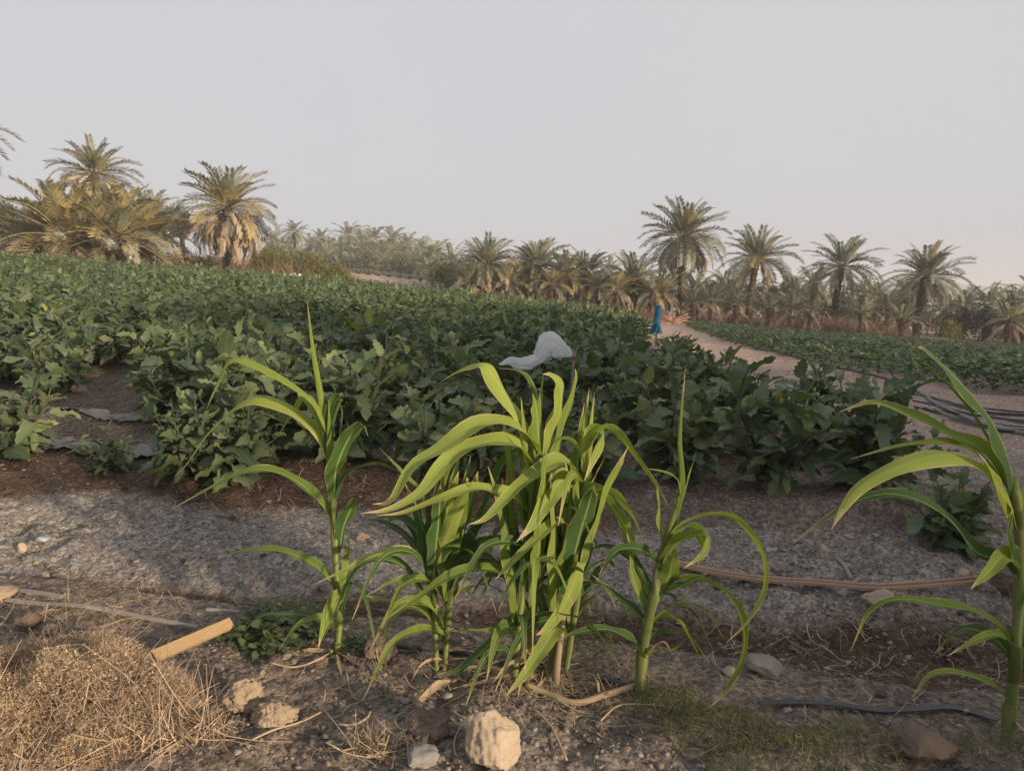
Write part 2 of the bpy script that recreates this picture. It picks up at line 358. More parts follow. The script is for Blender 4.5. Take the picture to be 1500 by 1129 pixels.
# maize leaf: long parallel streaks, pale midrib, dry margins and tip
def maize_mat(name, deep, light, drycol, dryamt):
    m, n, l = new_mat(name)
    o = n.new('ShaderNodeOutputMaterial'); tc = n.new('ShaderNodeTexCoord'); oi = n.new('ShaderNodeObjectInfo')
    sx = n.new('ShaderNodeSeparateXYZ'); l.new(tc.outputs['UV'], sx.inputs[0]); U, Vv = sx.outputs['X'], sx.outputs['Y']
    mp = n.new('ShaderNodeMapping'); l.new(tc.outputs['UV'], mp.inputs[0]); mp.inputs['Scale'].default_value = (26, 1.6, 1)
    cmb = n.new('ShaderNodeCombineXYZ'); l.new(math_n(n, l, 'MULTIPLY', oi.outputs['Random'], 37.0), cmb.inputs[2]); l.new(cmb.outputs[0], mp.inputs['Location'])
    st = noise(n, l, 1.0, 3, 0.6, mp.outputs[0])
    big = noise(n, l, 7.0, 3, 0.6, tc.outputs['Object'])
    f = math_n(n, l, 'MULTIPLY_ADD', st.outputs['Fac'], 0.55, math_n(n, l, 'MULTIPLY_ADD', big.outputs['Fac'], 0.7, math_n(n, l, 'MULTIPLY_ADD', oi.outputs['Random'], 0.5, -0.42)))
    fc = n.new('ShaderNodeClamp'); l.new(f, fc.inputs[0])
    c = mixc(n, l, fc.outputs[0], deep, light)
    d = math_n(n, l, 'ABSOLUTE', math_n(n, l, 'SUBTRACT', U, 0.5))
    mid = n.new('ShaderNodeMapRange'); l.new(d, mid.inputs['Value']); mid.inputs['From Min'].default_value = 0.07; mid.inputs['From Max'].default_value = 0.02
    c = mixc(n, l, math_n(n, l, 'MULTIPLY', mid.outputs[0], 0.65), c, (0.36, 0.42, 0.17))
    # dry margin and tip
    mp2 = n.new('ShaderNodeMapping'); l.new(tc.outputs['UV'], mp2.inputs[0]); mp2.inputs['Scale'].default_value = (3, 9, 1); l.new(cmb.outputs[0], mp2.inputs['Location'])
    nz = noise(n, l, 1.3, 4, 0.65, mp2.outputs[0])
    e1 = math_n(n, l, 'MULTIPLY', math_n(n, l, 'POWER', math_n(n, l, 'MULTIPLY', d, 2.0), 7.0), 0.55)
    e2 = math_n(n, l, 'MULTIPLY', math_n(n, l, 'POWER', Vv, 6.0), 0.80)
    s = math_n(n, l, 'ADD', math_n(n, l, 'ADD', e1, e2), math_n(n, l, 'MULTIPLY', nz.outputs['Fac'], 0.9))
    mr = n.new('ShaderNodeMapRange'); l.new(s, mr.inputs['Value']); mr.inputs['From Min'].default_value = 0.92 - dryamt; mr.inputs['From Max'].default_value = 1.08 - dryamt
    c = mixc(n, l, mr.outputs[0], c, drycol)
    p = n.new('ShaderNodeBsdfPrincipled'); l.new(c, p.inputs['Base Color']); p.inputs['Roughness'].default_value = 0.62; p.inputs['Specular IOR Level'].default_value = 0.25
    b = n.new('ShaderNodeBump'); b.inputs['Strength'].default_value = 0.5; b.inputs['Distance'].default_value = 0.002
    l.new(st.outputs['Fac'], b.inputs['Height']); l.new(b.outputs[0], p.inputs['Normal'])
    t = n.new('ShaderNodeBsdfTranslucent'); l.new(mixc(n, l, 1.0, c, (1.5, 1.5, 0.55), 'MULTIPLY'), t.inputs['Color'])
    mx = n.new('ShaderNodeMixShader'); mx.inputs[0].default_value = 0.38
    l.new(p.outputs[0], mx.inputs[1]); l.new(t.outputs[0], mx.inputs[2]); l.new(mx.outputs[0], o.inputs[0])
    return m
DRY = (0.50, 0.41, 0.22)
M['maize'] = maize_mat('maize_leaf', (0.070, 0.135, 0.030), (0.25, 0.32, 0.060), DRY, 0.06)
M['maize_y'] = maize_mat('maize_leaf_pale_lit', (0.16, 0.24, 0.048), (0.38, 0.44, 0.10), DRY, 0.16)  # pale leaf, its colour brightened to carry sunlit yellow-green highlights
M['maize_d'] = maize_mat('maize_leaf_deep', (0.035, 0.085, 0.028), (0.085, 0.155, 0.045), DRY, 0.03)
M['maize_stalk'] = maize_mat('maize_stalk', (0.14, 0.19, 0.060), (0.27, 0.29, 0.11), DRY, -0.35)
M['maize_dead'] = plain_mat('maize_dead', [(0.26, 0.19, 0.12), (0.44, 0.34, 0.23)], 0.75, 6.0, 0.3, 10.0, stretch=(5, 2, 1), transl=0.1)

# soil: three natural soils mixed by where they lie (mask attribute), crumbly relief
def soil_mat():
    m, n, l = new_mat('soil')
    o = n.new('ShaderNodeOutputMaterial'); tc = n.new('ShaderNodeTexCoord'); P = tc.outputs['Object']
    at_ = n.new('ShaderNodeAttribute'); at_.attribute_name = 'soil'
    sep = n.new('ShaderNodeSeparateColor'); l.new(at_.outputs['Color'], sep.inputs[0])
    n1 = noise(n, l, 3.0, 8, 0.7, P); n2 = noise(n, l, 28.0, 8, 0.75, P); n3 = noise(n, l, 140.0, 4, 0.7, P)
    vo = n.new('ShaderNodeTexVoronoi'); vo.inputs['Scale'].default_value = 85.0; l.new(P, vo.inputs['Vector'])
    vo2 = n.new('ShaderNodeTexVoronoi'); vo2.inputs['Scale'].default_value = 32.0; l.new(P, vo2.inputs['Vector'])
    f = math_n(n, l, 'ADD', math_n(n, l, 'MULTIPLY', n1.outputs['Fac'], 0.5), math_n(n, l, 'MULTIPLY', n2.outputs['Fac'], 0.5))
    br = ramp(n, [(0.30, (0.135, 0.107, 0.089)), (0.5, (0.245, 0.200, 0.167)), (0.70, (0.39, 0.33, 0.28))]); l.new(f, br.inputs['Fac'])
    gr = ramp(n, [(0.30, (0.205, 0.182, 0.166)), (0.5, (0.335, 0.303, 0.278)), (0.70, (0.475, 0.435, 0.40))]); l.new(f, gr.inputs['Fac'])
    pk = ramp(n, [(0.30, (0.25, 0.185, 0.150)), (0.5, (0.42, 0.32, 0.265)), (0.70, (0.56, 0.45, 0.385))]); l.new(f, pk.inputs['Fac'])
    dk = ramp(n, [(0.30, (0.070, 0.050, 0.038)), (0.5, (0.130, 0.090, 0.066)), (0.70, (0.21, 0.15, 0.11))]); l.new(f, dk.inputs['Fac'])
    def soft(ch):
        a = math_n(n, l, 'ADD', ch, math_n(n, l, 'MULTIPLY', math_n(n, l, 'SUBTRACT', n1.outputs['Fac'], 0.5), 0.9))
        r = n.new('ShaderNodeMapRange'); r.interpolation_type = 'SMOOTHSTEP'; l.new(a, r.inputs['Value'])
        r.inputs['From Min'].default_value = 0.25; r.inputs['From Max'].default_value = 0.75; return r.outputs[0]
    c = mixc(n, l, soft(sep.outputs['Red']), br.outputs['Color'], gr.outputs['Color'])
    c = mixc(n, l, soft(sep.outputs['Green']), c, pk.outputs['Color'])
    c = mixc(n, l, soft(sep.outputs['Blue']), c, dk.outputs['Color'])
    grit = ramp(n, [(0.0, (0.5, 0.5, 0.5)), (0.5, (1, 1, 1)), (1.0, (1.8, 1.78, 1.74))]); l.new(vo.outputs['Color'], grit.inputs['Fac'])
    c = mixc(n, l, 0.95, c, grit.outputs['Color'], 'MULTIPLY')
    lump = ramp(n, [(0.0, (0.78, 0.78, 0.78)), (1.0, (1.3, 1.29, 1.27))]); l.new(vo2.outputs['Color'], lump.inputs['Fac'])
    c = mixc(n, l, 0.9, c, lump.outputs['Color'], 'MULTIPLY')
    p = n.new('ShaderNodeBsdfPrincipled'); l.new(c, p.inputs['Base Color']); p.inputs['Roughness'].default_value = 0.95; p.inputs['Specular IOR Level'].default_value = 0.15
    h = math_n(n, l, 'ADD', math_n(n, l, 'MULTIPLY', n2.outputs['Fac'], 1.6), math_n(n, l, 'ADD', math_n(n, l, 'MULTIPLY', n3.outputs['Fac'], 0.5),
        math_n(n, l, 'ADD', math_n(n, l, 'MULTIPLY', vo.outputs['Distance'], -0.7), math_n(n, l, 'MULTIPLY', vo2.outputs['Distance'], -0.8))))
    b = n.new('ShaderNodeBump'); b.inputs['Strength'].default_value = 1.0; b.inputs['Distance'].default_value = 0.02
    l.new(h, b.inputs['Height']); l.new(b.outputs[0], p.inputs['Normal']); l.new(p.outputs[0], o.inputs[0])
    return m
M['soil'] = soil_mat()

# ---------------------------------------------------------------- ground sheet
def build_ground():
    ys = np.concatenate([np.array([-400, -200, -100, -50, -25, -12, -6, -3, -1.5, -0.6, 0.0, 0.4, 0.7]),
                         np.arange(0.9, 1.3, 0.03), np.arange(1.3, 3.0, 0.009), np.arange(3.0, 5.0, 0.018),
                         np.geomspace(5.0, 60, 260), np.geomspace(62, 3500, 60)])
    c = np.linspace(-1, 1, 420)
    e = np.array([0.15, 0.4, 0.9, 2, 4, 8, 16, 30, 60, 120, 300, 900, 2500])
    W = np.maximum(ys, 0) * 0.78 + 0.55
    X = np.concatenate([-(W[:, None] + e[None, ::-1]), W[:, None] * c[None], W[:, None] + e[None]], axis=1)
    Y = np.repeat(ys[:, None], X.shape[1], 1)
    Z = ground_z(X, Y)
    nr_, nc = X.shape
    V = np.stack([X, Y, Z], -1).reshape(-1, 3)
    i = np.arange(nr_ - 1)[:, None] * nc + np.arange(nc - 1)[None]
    F = np.stack([i, i + 1, i + 1 + nc, i + nc], -1).reshape(-1, 4)
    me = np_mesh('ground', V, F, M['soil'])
    x, y = V[:, 0], V[:, 1]; v = vmap(x, y) + 0.15 * fbm(x, y, 1.1, 3, 3)
    grey = sm(2.45, 2.65, v) * (1 - sm(3.02, 3.12, v)) + 0.45 * (1 - sm(1.5, 1.9, v)) * (y < 3) * sm(-0.9, -0.2, x)
    right = sm(-0.1, 0.5, x - xr_left(y)) * sm(3.0, 3.6, v)
    grey = np.maximum(grey, right * (1 - sm(5, 9, y)) * 0.5)
    grey = np.maximum(grey, 0.36 * sm(0.5, 1.6, x) * sm(2.3, 2.6, v) * (1 - sm(3.3, 3.6, v)))
    pink = right * sm(3.8, 6.5, y) * (1 - sm(FAR_R + 2, FAR_R + 6, y)) * (1 - sm(-0.2, 0.8, x - xl_right(y)))
    pink = np.maximum(pink, 0.8 * (1 - sm(1.3, 1.9, v)) * (1 - sm(-1.0, -0.4, x)) * (y > 0.5) * (y < 3))
    pink = np.maximum(pink, 0.6 * sm(36, 42, y))
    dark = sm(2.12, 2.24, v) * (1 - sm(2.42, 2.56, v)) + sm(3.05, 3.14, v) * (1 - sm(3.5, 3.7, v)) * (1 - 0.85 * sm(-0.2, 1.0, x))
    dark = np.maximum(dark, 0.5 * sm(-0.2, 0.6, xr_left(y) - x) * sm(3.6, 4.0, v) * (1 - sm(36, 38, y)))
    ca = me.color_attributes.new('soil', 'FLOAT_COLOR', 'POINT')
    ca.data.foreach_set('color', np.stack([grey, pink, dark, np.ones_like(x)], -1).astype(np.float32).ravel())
    o = obj('ground', me); o['kind'] = 'structure'
    return o
build_ground()

def build_hills():
    # low hills on the horizon, seen through the haze
    for (x0, y0, L, Hh, wd) in ((415, 780, 75, 15, 50), (520, 900, 200, 11, 60)):
        nx, ny = 60, 14
        X = np.linspace(-1, 1, nx); Yl = np.linspace(-1, 1, ny)
        gx, gy = np.meshgrid(X, Yl)
        h = np.clip(1 - gx ** 2, 0, 1) ** 1.3 * np.clip(1 - gy ** 2, 0, 1)
        h = h * (1 + 0.9 * fbm(gx * 3 + x0, gy * 2, 1.3, 4, 77))
        V = np.stack([x0 + gx * L, y0 + gy * wd, -4 + h * (Hh + 4)], -1).reshape(-1, 3)
        i = np.arange(ny - 1)[:, None] * nx + np.arange(nx - 1)[None]
        F = np.stack([i, i + 1, i + 1 + nx, i + nx], -1).reshape(-1, 4)
        o = obj('hill', np_mesh('hill', V, F, M['hill'])); o['kind'] = 'structure'
build_hills()

def build_haze():
    mb = MB(); x0, x1, y0, y1, z0, z1 = -5200, 5200, -600, 3700, -9.0, 22.0
    v = [(x, y, z) for z in (z0, z1) for y in (y0, y1) for x in (x0, x1)]
    mb.add(v, [(0, 2, 3, 1), (4, 5, 7, 6), (0, 1, 5, 4), (2, 6, 7, 3), (0, 4, 6, 2), (1, 3, 7, 5)])
    m, n, l = new_mat('haze_air')
    o = n.new('ShaderNodeOutputMaterial'); pv = n.new('ShaderNodeVolumePrincipled')
    pv.inputs['Color'].default_value = (0.90, 0.91, 0.97, 1); pv.inputs['Density'].default_value = HAZE
    pv.inputs['Anisotropy'].default_value = 0.0
    l.new(pv.outputs[0], o.inputs['Volume'])
    h = obj('haze', mb.mesh('haze', m, smooth=False)); h['kind'] = 'stuff'
    tag(h, 'thin dusty desert haze filling the air over the fields', 'haze')
HAZE = 0.0012
# ---------------------------------------------------------------- date palms
def frond_mesh(name, L, arch, n=46, leaf=0.54, mat=None, dead=False, seed=0, nw=0.027):
    r = random.Random(seed); mb = MB()
    # rachis in the x-z plane, starting along +x, bending down by `arch` radians in all
    pts = []; x = z = 0.0; N = 10
    for i in range(N + 1):
        pts.append(Vector((x, 0, z)))
        a = -arch * (i / N) ** 1.9
        x += math.cos(a) * L / N; z += math.sin(a) * L / N
    tube(mb, pts, [0.032 * (1 - 0.85 * i / N) for i in range(N + 1)], 3, mi=1)
    for i in range(n):
        t = 0.14 + 0.86 * (i + 0.5) / n
        k = min(int(t * N), N - 1); u = t * N - k
        p = pts[k].lerp(pts[k + 1], u); tan = (pts[k + 1] - pts[k]).normalized()
        up = Vector((0, 1, 0)).cross(tan) * -1
        prof = min(1.0, (t - 0.08) * 4.5) ** 0.6 * (1 - 0.42 * t * t)
        for s in (-1, 1):
            ln = leaf * prof * r.uniform(0.8, 1.15)
            fw = r.uniform(0.40, 0.80) + 0.25 * t
            d = (Vector((0, s, 0)) * 1.0 + tan * fw + up * (r.uniform(0.15, 0.65) if not dead else r.uniform(-0.9, 0.1))).normalized()
            if dead: d = (d + Vector((0, 0, -0.5))).normalized()
            e = p + d * ln + Vector((0, 0, -0.10 * ln if not dead else -0.3 * ln))
            side = d.cross(up).normalized() * nw * r.uniform(0.8, 1.2)
            m_ = p.lerp(e, 0.45)
            mb.add([p, m_ + side, e, m_ - side], [(0, 1, 2, 3)])
    return mb.mesh(name, [mat, M['rachis'] if not dead else M['palm_dead']], smooth=False)

FR = {'up': [frond_mesh('frond', 1.0 * 2.6, 0.62 + 0.15 * k, seed=k, mat=M['palm']) for k in range(3)],
      'mid': [frond_mesh('frond', 2.6, 1.15 + 0.15 * k, seed=10 + k, mat=M['palm']) for k in range(3)],
      'upy': [frond_mesh('frond', 2.6, 0.8 + 0.2 * k, seed=20 + k, mat=M['palm_y']) for k in range(2)],
      'midy': [frond_mesh('frond', 2.6, 1.3 + 0.15 * k, seed=25 + k, mat=M['palm_y']) for k in range(2)],
      'skirt': [frond_mesh('dead_frond', 2.5, 1.75 + 0.2 * k, n=40, leaf=0.36, mat=M['palm_dead'], dead=True, seed=35 + k, nw=0.026) for k in range(3)],
      'dead': [frond_mesh('dead_frond', 2.4, 1.0 + 0.3 * k, n=36, leaf=0.34, mat=M['palm_dead'], dead=True, seed=30 + k, nw=0.026) for k in range(3)]}
# far palms: the same fronds with fewer, broader leaflets
FRL = {'up': [frond_mesh('frond', 2.6, 1.0 + 0.15 * k, n=13, seed=50 + k, mat=M['palm'], nw=0.075) for k in range(2)],
       'mid': [frond_mesh('frond', 2.6, 1.5 + 0.2 * k, n=13, seed=55 + k, mat=M['palm'], nw=0.075) for k in range(2)],
       'dead': [frond_mesh('dead_frond', 2.4, 1.1, n=11, leaf=0.3, mat=M['palm_dead'], dead=True, seed=60, nw=0.07)]}
FRL['upy'] = FRL['up']; FRL['midy'] = FRL['mid']

def trunk_mesh(H, r0, lean, seed):
    r = random.Random(seed); mb = MB(); N = max(6, int(H / 0.16)); pts = []; rad = []
    for i in range(N + 1):
        t = i / N
        pts.append(Vector((lean[0] * t * t, lean[1] * t * t, H * t - 0.15)))
        rad.append(r0 * (1.25 - 0.25 * min(1, t * 4)) * (1 + (0.10 if i % 2 else -0.06)) * (1 + 0.15 * t))
    tube(mb, pts, rad, 10)
    # old frond bases
    for i in range(2, N):
        for k in range(6):
            a = k * math.pi / 3 + i * 0.5 + r.uniform(-0.2, 0.2); p = pts[i]; q = rad[i]
            o = Vector((math.cos(a), math.sin(a), 0)); s = Vector((-math.sin(a), math.cos(a), 0)) * 0.07
            b = p + o * q * 0.85; tip = p + o * (q + r.uniform(0.05, 0.13)) + Vector((0, 0, r.uniform(0.10, 0.2)))
            mb.add([b - s, b + s, tip + s * 0.6, tip - s * 0.6, b + Vector((0, 0, 0.14))], [(0, 1, 2, 3), (1, 4, 2), (4, 0, 3), (4, 3, 2)])
    return mb.mesh('trunk', M['trunk'], smooth=False)

def palm(name, label, px, py, dist, size=1.0, ngreen=34, ndead=14, yellow=0.15, lean=(0, 0), low=False, seed=0, group='date palms around the fields', lo_el=-35, r0=0.2, skirt=0, bushy=1.0):
    r = random.Random(seed * 7 + 3)
    c = at(px, py, dist)
    bx, by = c.x - lean[0], c.y - lean[1]
    g = gz(bx, by); H = max(0.3, c.z - g)
    root = empty(name, (bx, by, g)); tag(root, label, 'palm', group)
    obj('trunk', trunk_mesh(H + 0.15, r0 * size ** 0.5, lean, seed), root)
    lib = FRL if low else FR
    top = Vector((lean[0], lean[1], H - 0.05))
    for i in range(ngreen):
        t = (i + 0.5) / ngreen
        el = 82 - (82 - lo_el) * t ** 0.85 + r.uniform(-7, 7)
        az = i * 2.39996 + r.uniform(-0.25, 0.25)
        kind = ('up' if el > 25 else 'mid') + ('y' if r.random() < yellow else '')
        me = r.choice(lib[kind]); s = size * r.uniform(0.86, 1.1) * (0.82 + 0.18 * min(1, 3 * t)) * bushy
        o = obj('frond', me, root, top + Vector((math.cos(az), math.sin(az), 0)) * 0.12, None, s)
        o.rotation_euler = (r.uniform(-0.35, 0.35), -R(el), az)
    for i in range(ndead):
        az = i * 2.39996 * 1.3 + r.uniform(-0.4, 0.4); el = r.uniform(-62, -22)
        o = obj('dead_frond', r.choice(lib['dead']), root, top + Vector((math.cos(az) * 0.15, math.sin(az) * 0.15, -r.uniform(0.1, 0.35))), None, size * r.uniform(0.75, 1.02) * bushy)
        o.rotation_euler = (r.uniform(-0.4, 0.4), -R(el), az)
    for i in range(skirt):
        az = i * 2.39996 + r.uniform(-0.3, 0.3); o = obj('dead_frond', r.choice(FR['skirt']), root, top + Vector((math.cos(az) * 0.15, math.sin(az) * 0.15, -r.uniform(0.3, 0.95))), None, size * r.uniform(0.7, 1.0))
        o.rotation_euler = (r.uniform(-0.4, 0.4), -R(r.uniform(-38, 18)), az)
    return root

def build_palms():
    P = palm
    # left clump; share of yellowish fronds raised to carry the warm sunlight
    P('date_palm', 'tallest palm of the sunlit clump, rising above its yellowish suckers', 138, 252, 36, 0.78, 46, 8, 0.5, (0.1, 0), seed=1, skirt=36)
    P('date_palm_sucker', 'yellowish young palm with long arching fronds at the clump foot beside the dark tree', 98, 345, 34.5, 1.3, 38, 12, 0.75, seed=2, lo_el=-15)
    P('date_palm_sucker', 'yellowish young palm at the clump foot behind the hung plastic bag', 168, 345, 35, 1.2, 38, 14, 0.6, seed=3, lo_el=-15)
    P('date_palm_sucker', 'bushy olive young palm between the clump and the skirted palm with leaning bag in front', 212, 350, 38, 1.05, 44, 12, 0.5, seed=4, lo_el=0)
    P('date_palm_sucker', 'low sprawling young palm with drooping fronds in the dry brush beside the dark round tree', 52, 352, 36, 1.0, 40, 18, 0.6, seed=5, lo_el=-5)
    P('date_palm', 'sunlit palm with thick skirt of hanging tan dead fronds beside yellow-green shrubs', 333, 302, 38, 1.0, 46, 6, 0.3, (0.12, 0), seed=6, lo_el=-22, skirt=70)
    P('date_palm_sucker', 'dusty young palm in the dry brush behind the palm clump suckers', 130, 335, 40, 1.1, 44, 10, 0.5, seed=70, lo_el=-15)
    P('date_palm', 'palm beyond the field side with one long frond reaching in against the sky', -108, 190, 24, 0.95, 40, 10, 0.3, seed=7)
    # middle row
    P('date_palm', 'stocky skirted palm beside the dark green round bush at the field edge', 713, 386, 47, 0.86, 50, 10, 0.25, seed=8, skirt=44, lo_el=-20)
    P('date_palm', 'skirted palm next to the stocky one by the dark round bush, bright tan skirt', 787, 388, 48, 0.86, 48, 10, 0.3, seed=9, skirt=40, lo_el=-20)
    P('date_palm', 'short bushy palm with orange-tan trunk foot, in the middle of the bush row', 828, 402, 47, 0.8, 44, 22, 0.3, seed=10)
    P('date_palm', 'dusty short palm behind the orange-footed bushy palm', 858, 400, 52, 0.9, 44, 20, 0.25, seed=11)
    P('date_palm', 'low wide palm with drooping fronds between the bushy row and the tall dark palm', 928, 412, 47, 0.9, 46, 22, 0.15, seed=12)
    P('date_palm', 'tallest dark green palm with dense round crown behind the heap of cut fronds', 1002, 345, 48, 1.10, 62, 26, 0.05, (0.1, 0), seed=13, lo_el=-45)
    P('date_palm', 'slender trunked palm with tan dead fronds, next beyond the tall dark palm', 1110, 378, 49, 1.0, 44, 12, 0.05, (0.5, 0), seed=14, r0=0.16, lo_el=-30)
    P('date_palm', 'slim palm rising from the rusty brown thicket', 1234, 388, 51, 1.0, 40, 8, 0.05, (0.4, 0), seed=15, r0=0.16, lo_el=-28)
    P('date_palm', 'dark trunked palm leaning at the far corner of the low crop field', 1358, 402, 47, 0.97, 46, 10, 0.05, (0.45, 0), seed=16, r0=0.19, lo_el=-36)
    P('date_palm_sucker', 'small young palm with arching fronds below the slender trunked palm', 1043, 440, 46, 0.6, 18, 8, 0.3, seed=17, lo_el=5)
    P('date_palm_sucker', 'grey-tan small palm half hidden behind the brown thicket', 1193, 415, 55, 0.72, 26, 12, 0.15, seed=18)
    P('date_palm_sucker', 'young green palm in the brush in front of the dark leaning palm', 1302, 452, 47.5, 0.62, 18, 4, 0.1, seed=19, lo_el=5)
    P('date_palm_sucker', 'young palm in the gap between tall dark palm and low wide palm', 972, 425, 46, 0.6, 18, 10, 0.2, seed=20, lo_el=0)
    for k, (px, py, d, s) in enumerate([(1078, 447, 46.5, 0.55), (1128, 450, 46, 0.5), (1160, 452, 46, 0.58), (1188, 455, 45.5, 0.5), (1262, 458, 45, 0.5), (1322, 466, 45, 0.5), (1015, 440, 46, 0.55)]):
        P('date_palm_sucker', 'small young palm mixed into the brown brush at the low crop field edge', px, py, d, s, 20, 6, 0.04, seed=240 + k, lo_el=-5, group='young palms in the brown brush')
    for k, (px, py, d, s) in enumerate([(1412, 448, 52, 0.75), (1447, 446, 54, 0.8), (1482, 452, 50, 0.72), (1385, 452, 55, 0.7), (1520, 440, 48, 0.9)]):
        P('date_palm_sucker', 'dark dense low palm in the shaded palm thicket past the leaning palm', px, py, d, s, 26, 10, 0.05, seed=30 + k, lo_el=-15, group='palms of the shaded thicket')
    P('date_palm_sucker', 'low grey palm with drooping fronds at the corner of the shaded palm thicket', 1478, 468, 44, 0.62, 20, 14, 0.1, seed=37, lo_el=-10)
    for k, (px, py, d, s) in enumerate([(690, 412, 46, 0.6), (745, 412, 46.5, 0.62), (768, 408, 50, 0.7), (808, 415, 46, 0.55), (878, 418, 46, 0.6), (905, 420, 45, 0.55), (955, 428, 45.5, 0.6)]):
        P('date_palm_sucker', 'low dusty offshoot palm filling the foot of the bushy palm row', px, py, d, s, 26, 16, 0.3, seed=200 + k, lo_el=-25, group='offshoots at the foot of the palm row')
    for k, (px, py, d, s) in enumerate([(1070, 432, 52, 0.7), (1140, 436, 54, 0.7), (1165, 428, 58, 0.8), (1262, 432, 56, 0.75), (1285, 436, 53, 0.65), (1020, 425, 54, 0.75), (1330, 430, 60, 0.8)]):
        P('date_palm_sucker', 'low grey-green palm in the thicket behind the slender trunked palms', px, py, d, s, 26, 8, 0.04, seed=220 + k, lo_el=-20, group='low palms behind the slender trunked palms')
    # small palms behind the row
    for k, (px, py, d, s) in enumerate([(662, 385, 75, 1.0), (640, 388, 95, 1.0), (770, 385, 80, 1.0), (893, 398, 72, 0.9), (1062, 420, 70, 0.9), (1100, 428, 66, 0.7)]):
        P('date_palm', 'smaller palm standing back behind the first row of palms', px, py, d, s, 24, 10, 0.1, low=True, seed=40 + k, group='palms standing back behind the first row')
    # far grove
    far = [(431, 340, 120, 1.0), (470, 350, 130, 1.0), (455, 358, 135, 0.9), (511, 346, 135, 1.15), (530, 352, 140, 1.0), (548, 350, 150, 1.1), (576, 352, 140, 1.1),
           (596, 358, 150, 1.0), (619, 363, 135, 1.05), (500, 368, 120, 1.0), (522, 375, 115, 0.9), (553, 372, 110, 1.0), (592, 374, 115, 1.0), (562, 388, 100, 0.85),
           (612, 380, 112, 0.8), (484, 362, 125, 0.9), (537, 366, 125, 1.0), (400, 352, 110, 0.9), (418, 362, 105, 0.8), (632, 372, 150, 0.9), (575, 372, 130, 1.0), (224, 305, 75, 0.9)]
    rf = random.Random(2)
    far += [(rf.uniform(410, 640), rf.uniform(384, 398), rf.uniform(80, 105), rf.uniform(0.6, 0.85)) for _ in range(16)]
    far += [(rf.uniform(405, 640), rf.uniform(368, 392), rf.uniform(92, 135), rf.uniform(0.8, 1.1)) for _ in range(22)]
    for k, (px, py, d, s) in enumerate(far):
        P('date_palm', 'small hazy palm in the distant grove beyond the ridged plot', px, py, d, s * rf.uniform(1.05, 1.35), 30, 24, 0.1, low=True, seed=60 + k, group='palms of the distant grove')
build_palms()

# ---------------------------------------------------------------- trees, shrubs, dry brush
def leaf_cloud(n, lobes, size, seed, mat, name='foliage'):
    """leaf-sized faces spread through several lobes, denser towards their outside"""
    r = np.random.default_rng(seed)
    L = np.array(lobes, float); wgt = L[:, 3] ** 2; idx = r.choice(len(L), n, p=wgt / wgt.sum())
    d = r.normal(size=(n, 3)); d /= np.linalg.norm(d, axis=1)[:, None]
    rad = r.random(n) ** 0.45
    C = L[idx, :3] + d * (rad * L[idx, 3])[:, None] * np.array([1, 1, 0.85])
    C += r.normal(size=(n, 3)) * size * 0.8
    a = r.normal(size=(n, 3)) + d * 0.6; a /= np.linalg.norm(a, axis=1)[:, None]
    b = np.cross(a, r.normal(size=(n, 3))); b /= np.linalg.norm(b, axis=1)[:, None]
    s = size * r.uniform(0.6, 1.4, n)[:, None]
    V = np.stack([C - a * s, C + b * s * 0.42, C + a * s, C - b * s * 0.42], 1).reshape(-1, 3)
    V[:, 2] = np.maximum(V[:, 2], 0.02)
    F = np.arange(4 * n).reshape(-1, 4)
    return np_mesh(name, V, F, mat, smooth=False)

def tree(name, label, cat, px, pybase, dist, Hm, Wm, mat, n=2600, leaf=0.10, trunk=0.5, seed=0, group=None, kindname='crown', xy=None):
    r = random.Random(seed)
    if xy is None:
        c = at(px, pybase, dist); x, y = c.x, c.y
    else: x, y = xy
    root = empty(name, (x, y, gz(x, y) - 0.03)); tag(root, label, cat, group)
    lobes = []
    for k in range(9):
        a = r.uniform(0, 6.28); q = r.uniform(0.1, 0.62) * Wm * 0.5
        z = Hm * r.uniform(trunk * 0.8 + 0.15, 0.82); lobes.append((math.cos(a) * q, math.sin(a) * q, z, r.uniform(0.20, 0.34) * Wm * (0.8 if z > 0.7 * Hm else 1)))
    lobes.append((0, 0, Hm * 0.6, Wm * 0.28))
    cr = obj(kindname, leaf_cloud(n, lobes, leaf, seed, mat), root); cr['kind'] = 'stuff'
    mb = MB(); rt = 0.035 * Hm + 0.02
    tube(mb, [(0, 0, -0.1), (0.02 * Hm, 0, Hm * 0.25), (0, 0.03 * Hm, Hm * 0.5)], [rt, rt * 0.75, rt * 0.5], 7)
    for lo in lobes[:6]:
        tube(mb, [(0.015 * Hm, 0, Hm * r.uniform(0.15, 0.4)), (lo[0] * 0.5, lo[1] * 0.5, lo[2] * 0.75), lo[:3]], [rt * 0.5, rt * 0.35, rt * 0.12], 5)
    obj('trunk', mb.mesh('trunk', M['bark']), root)
    return root

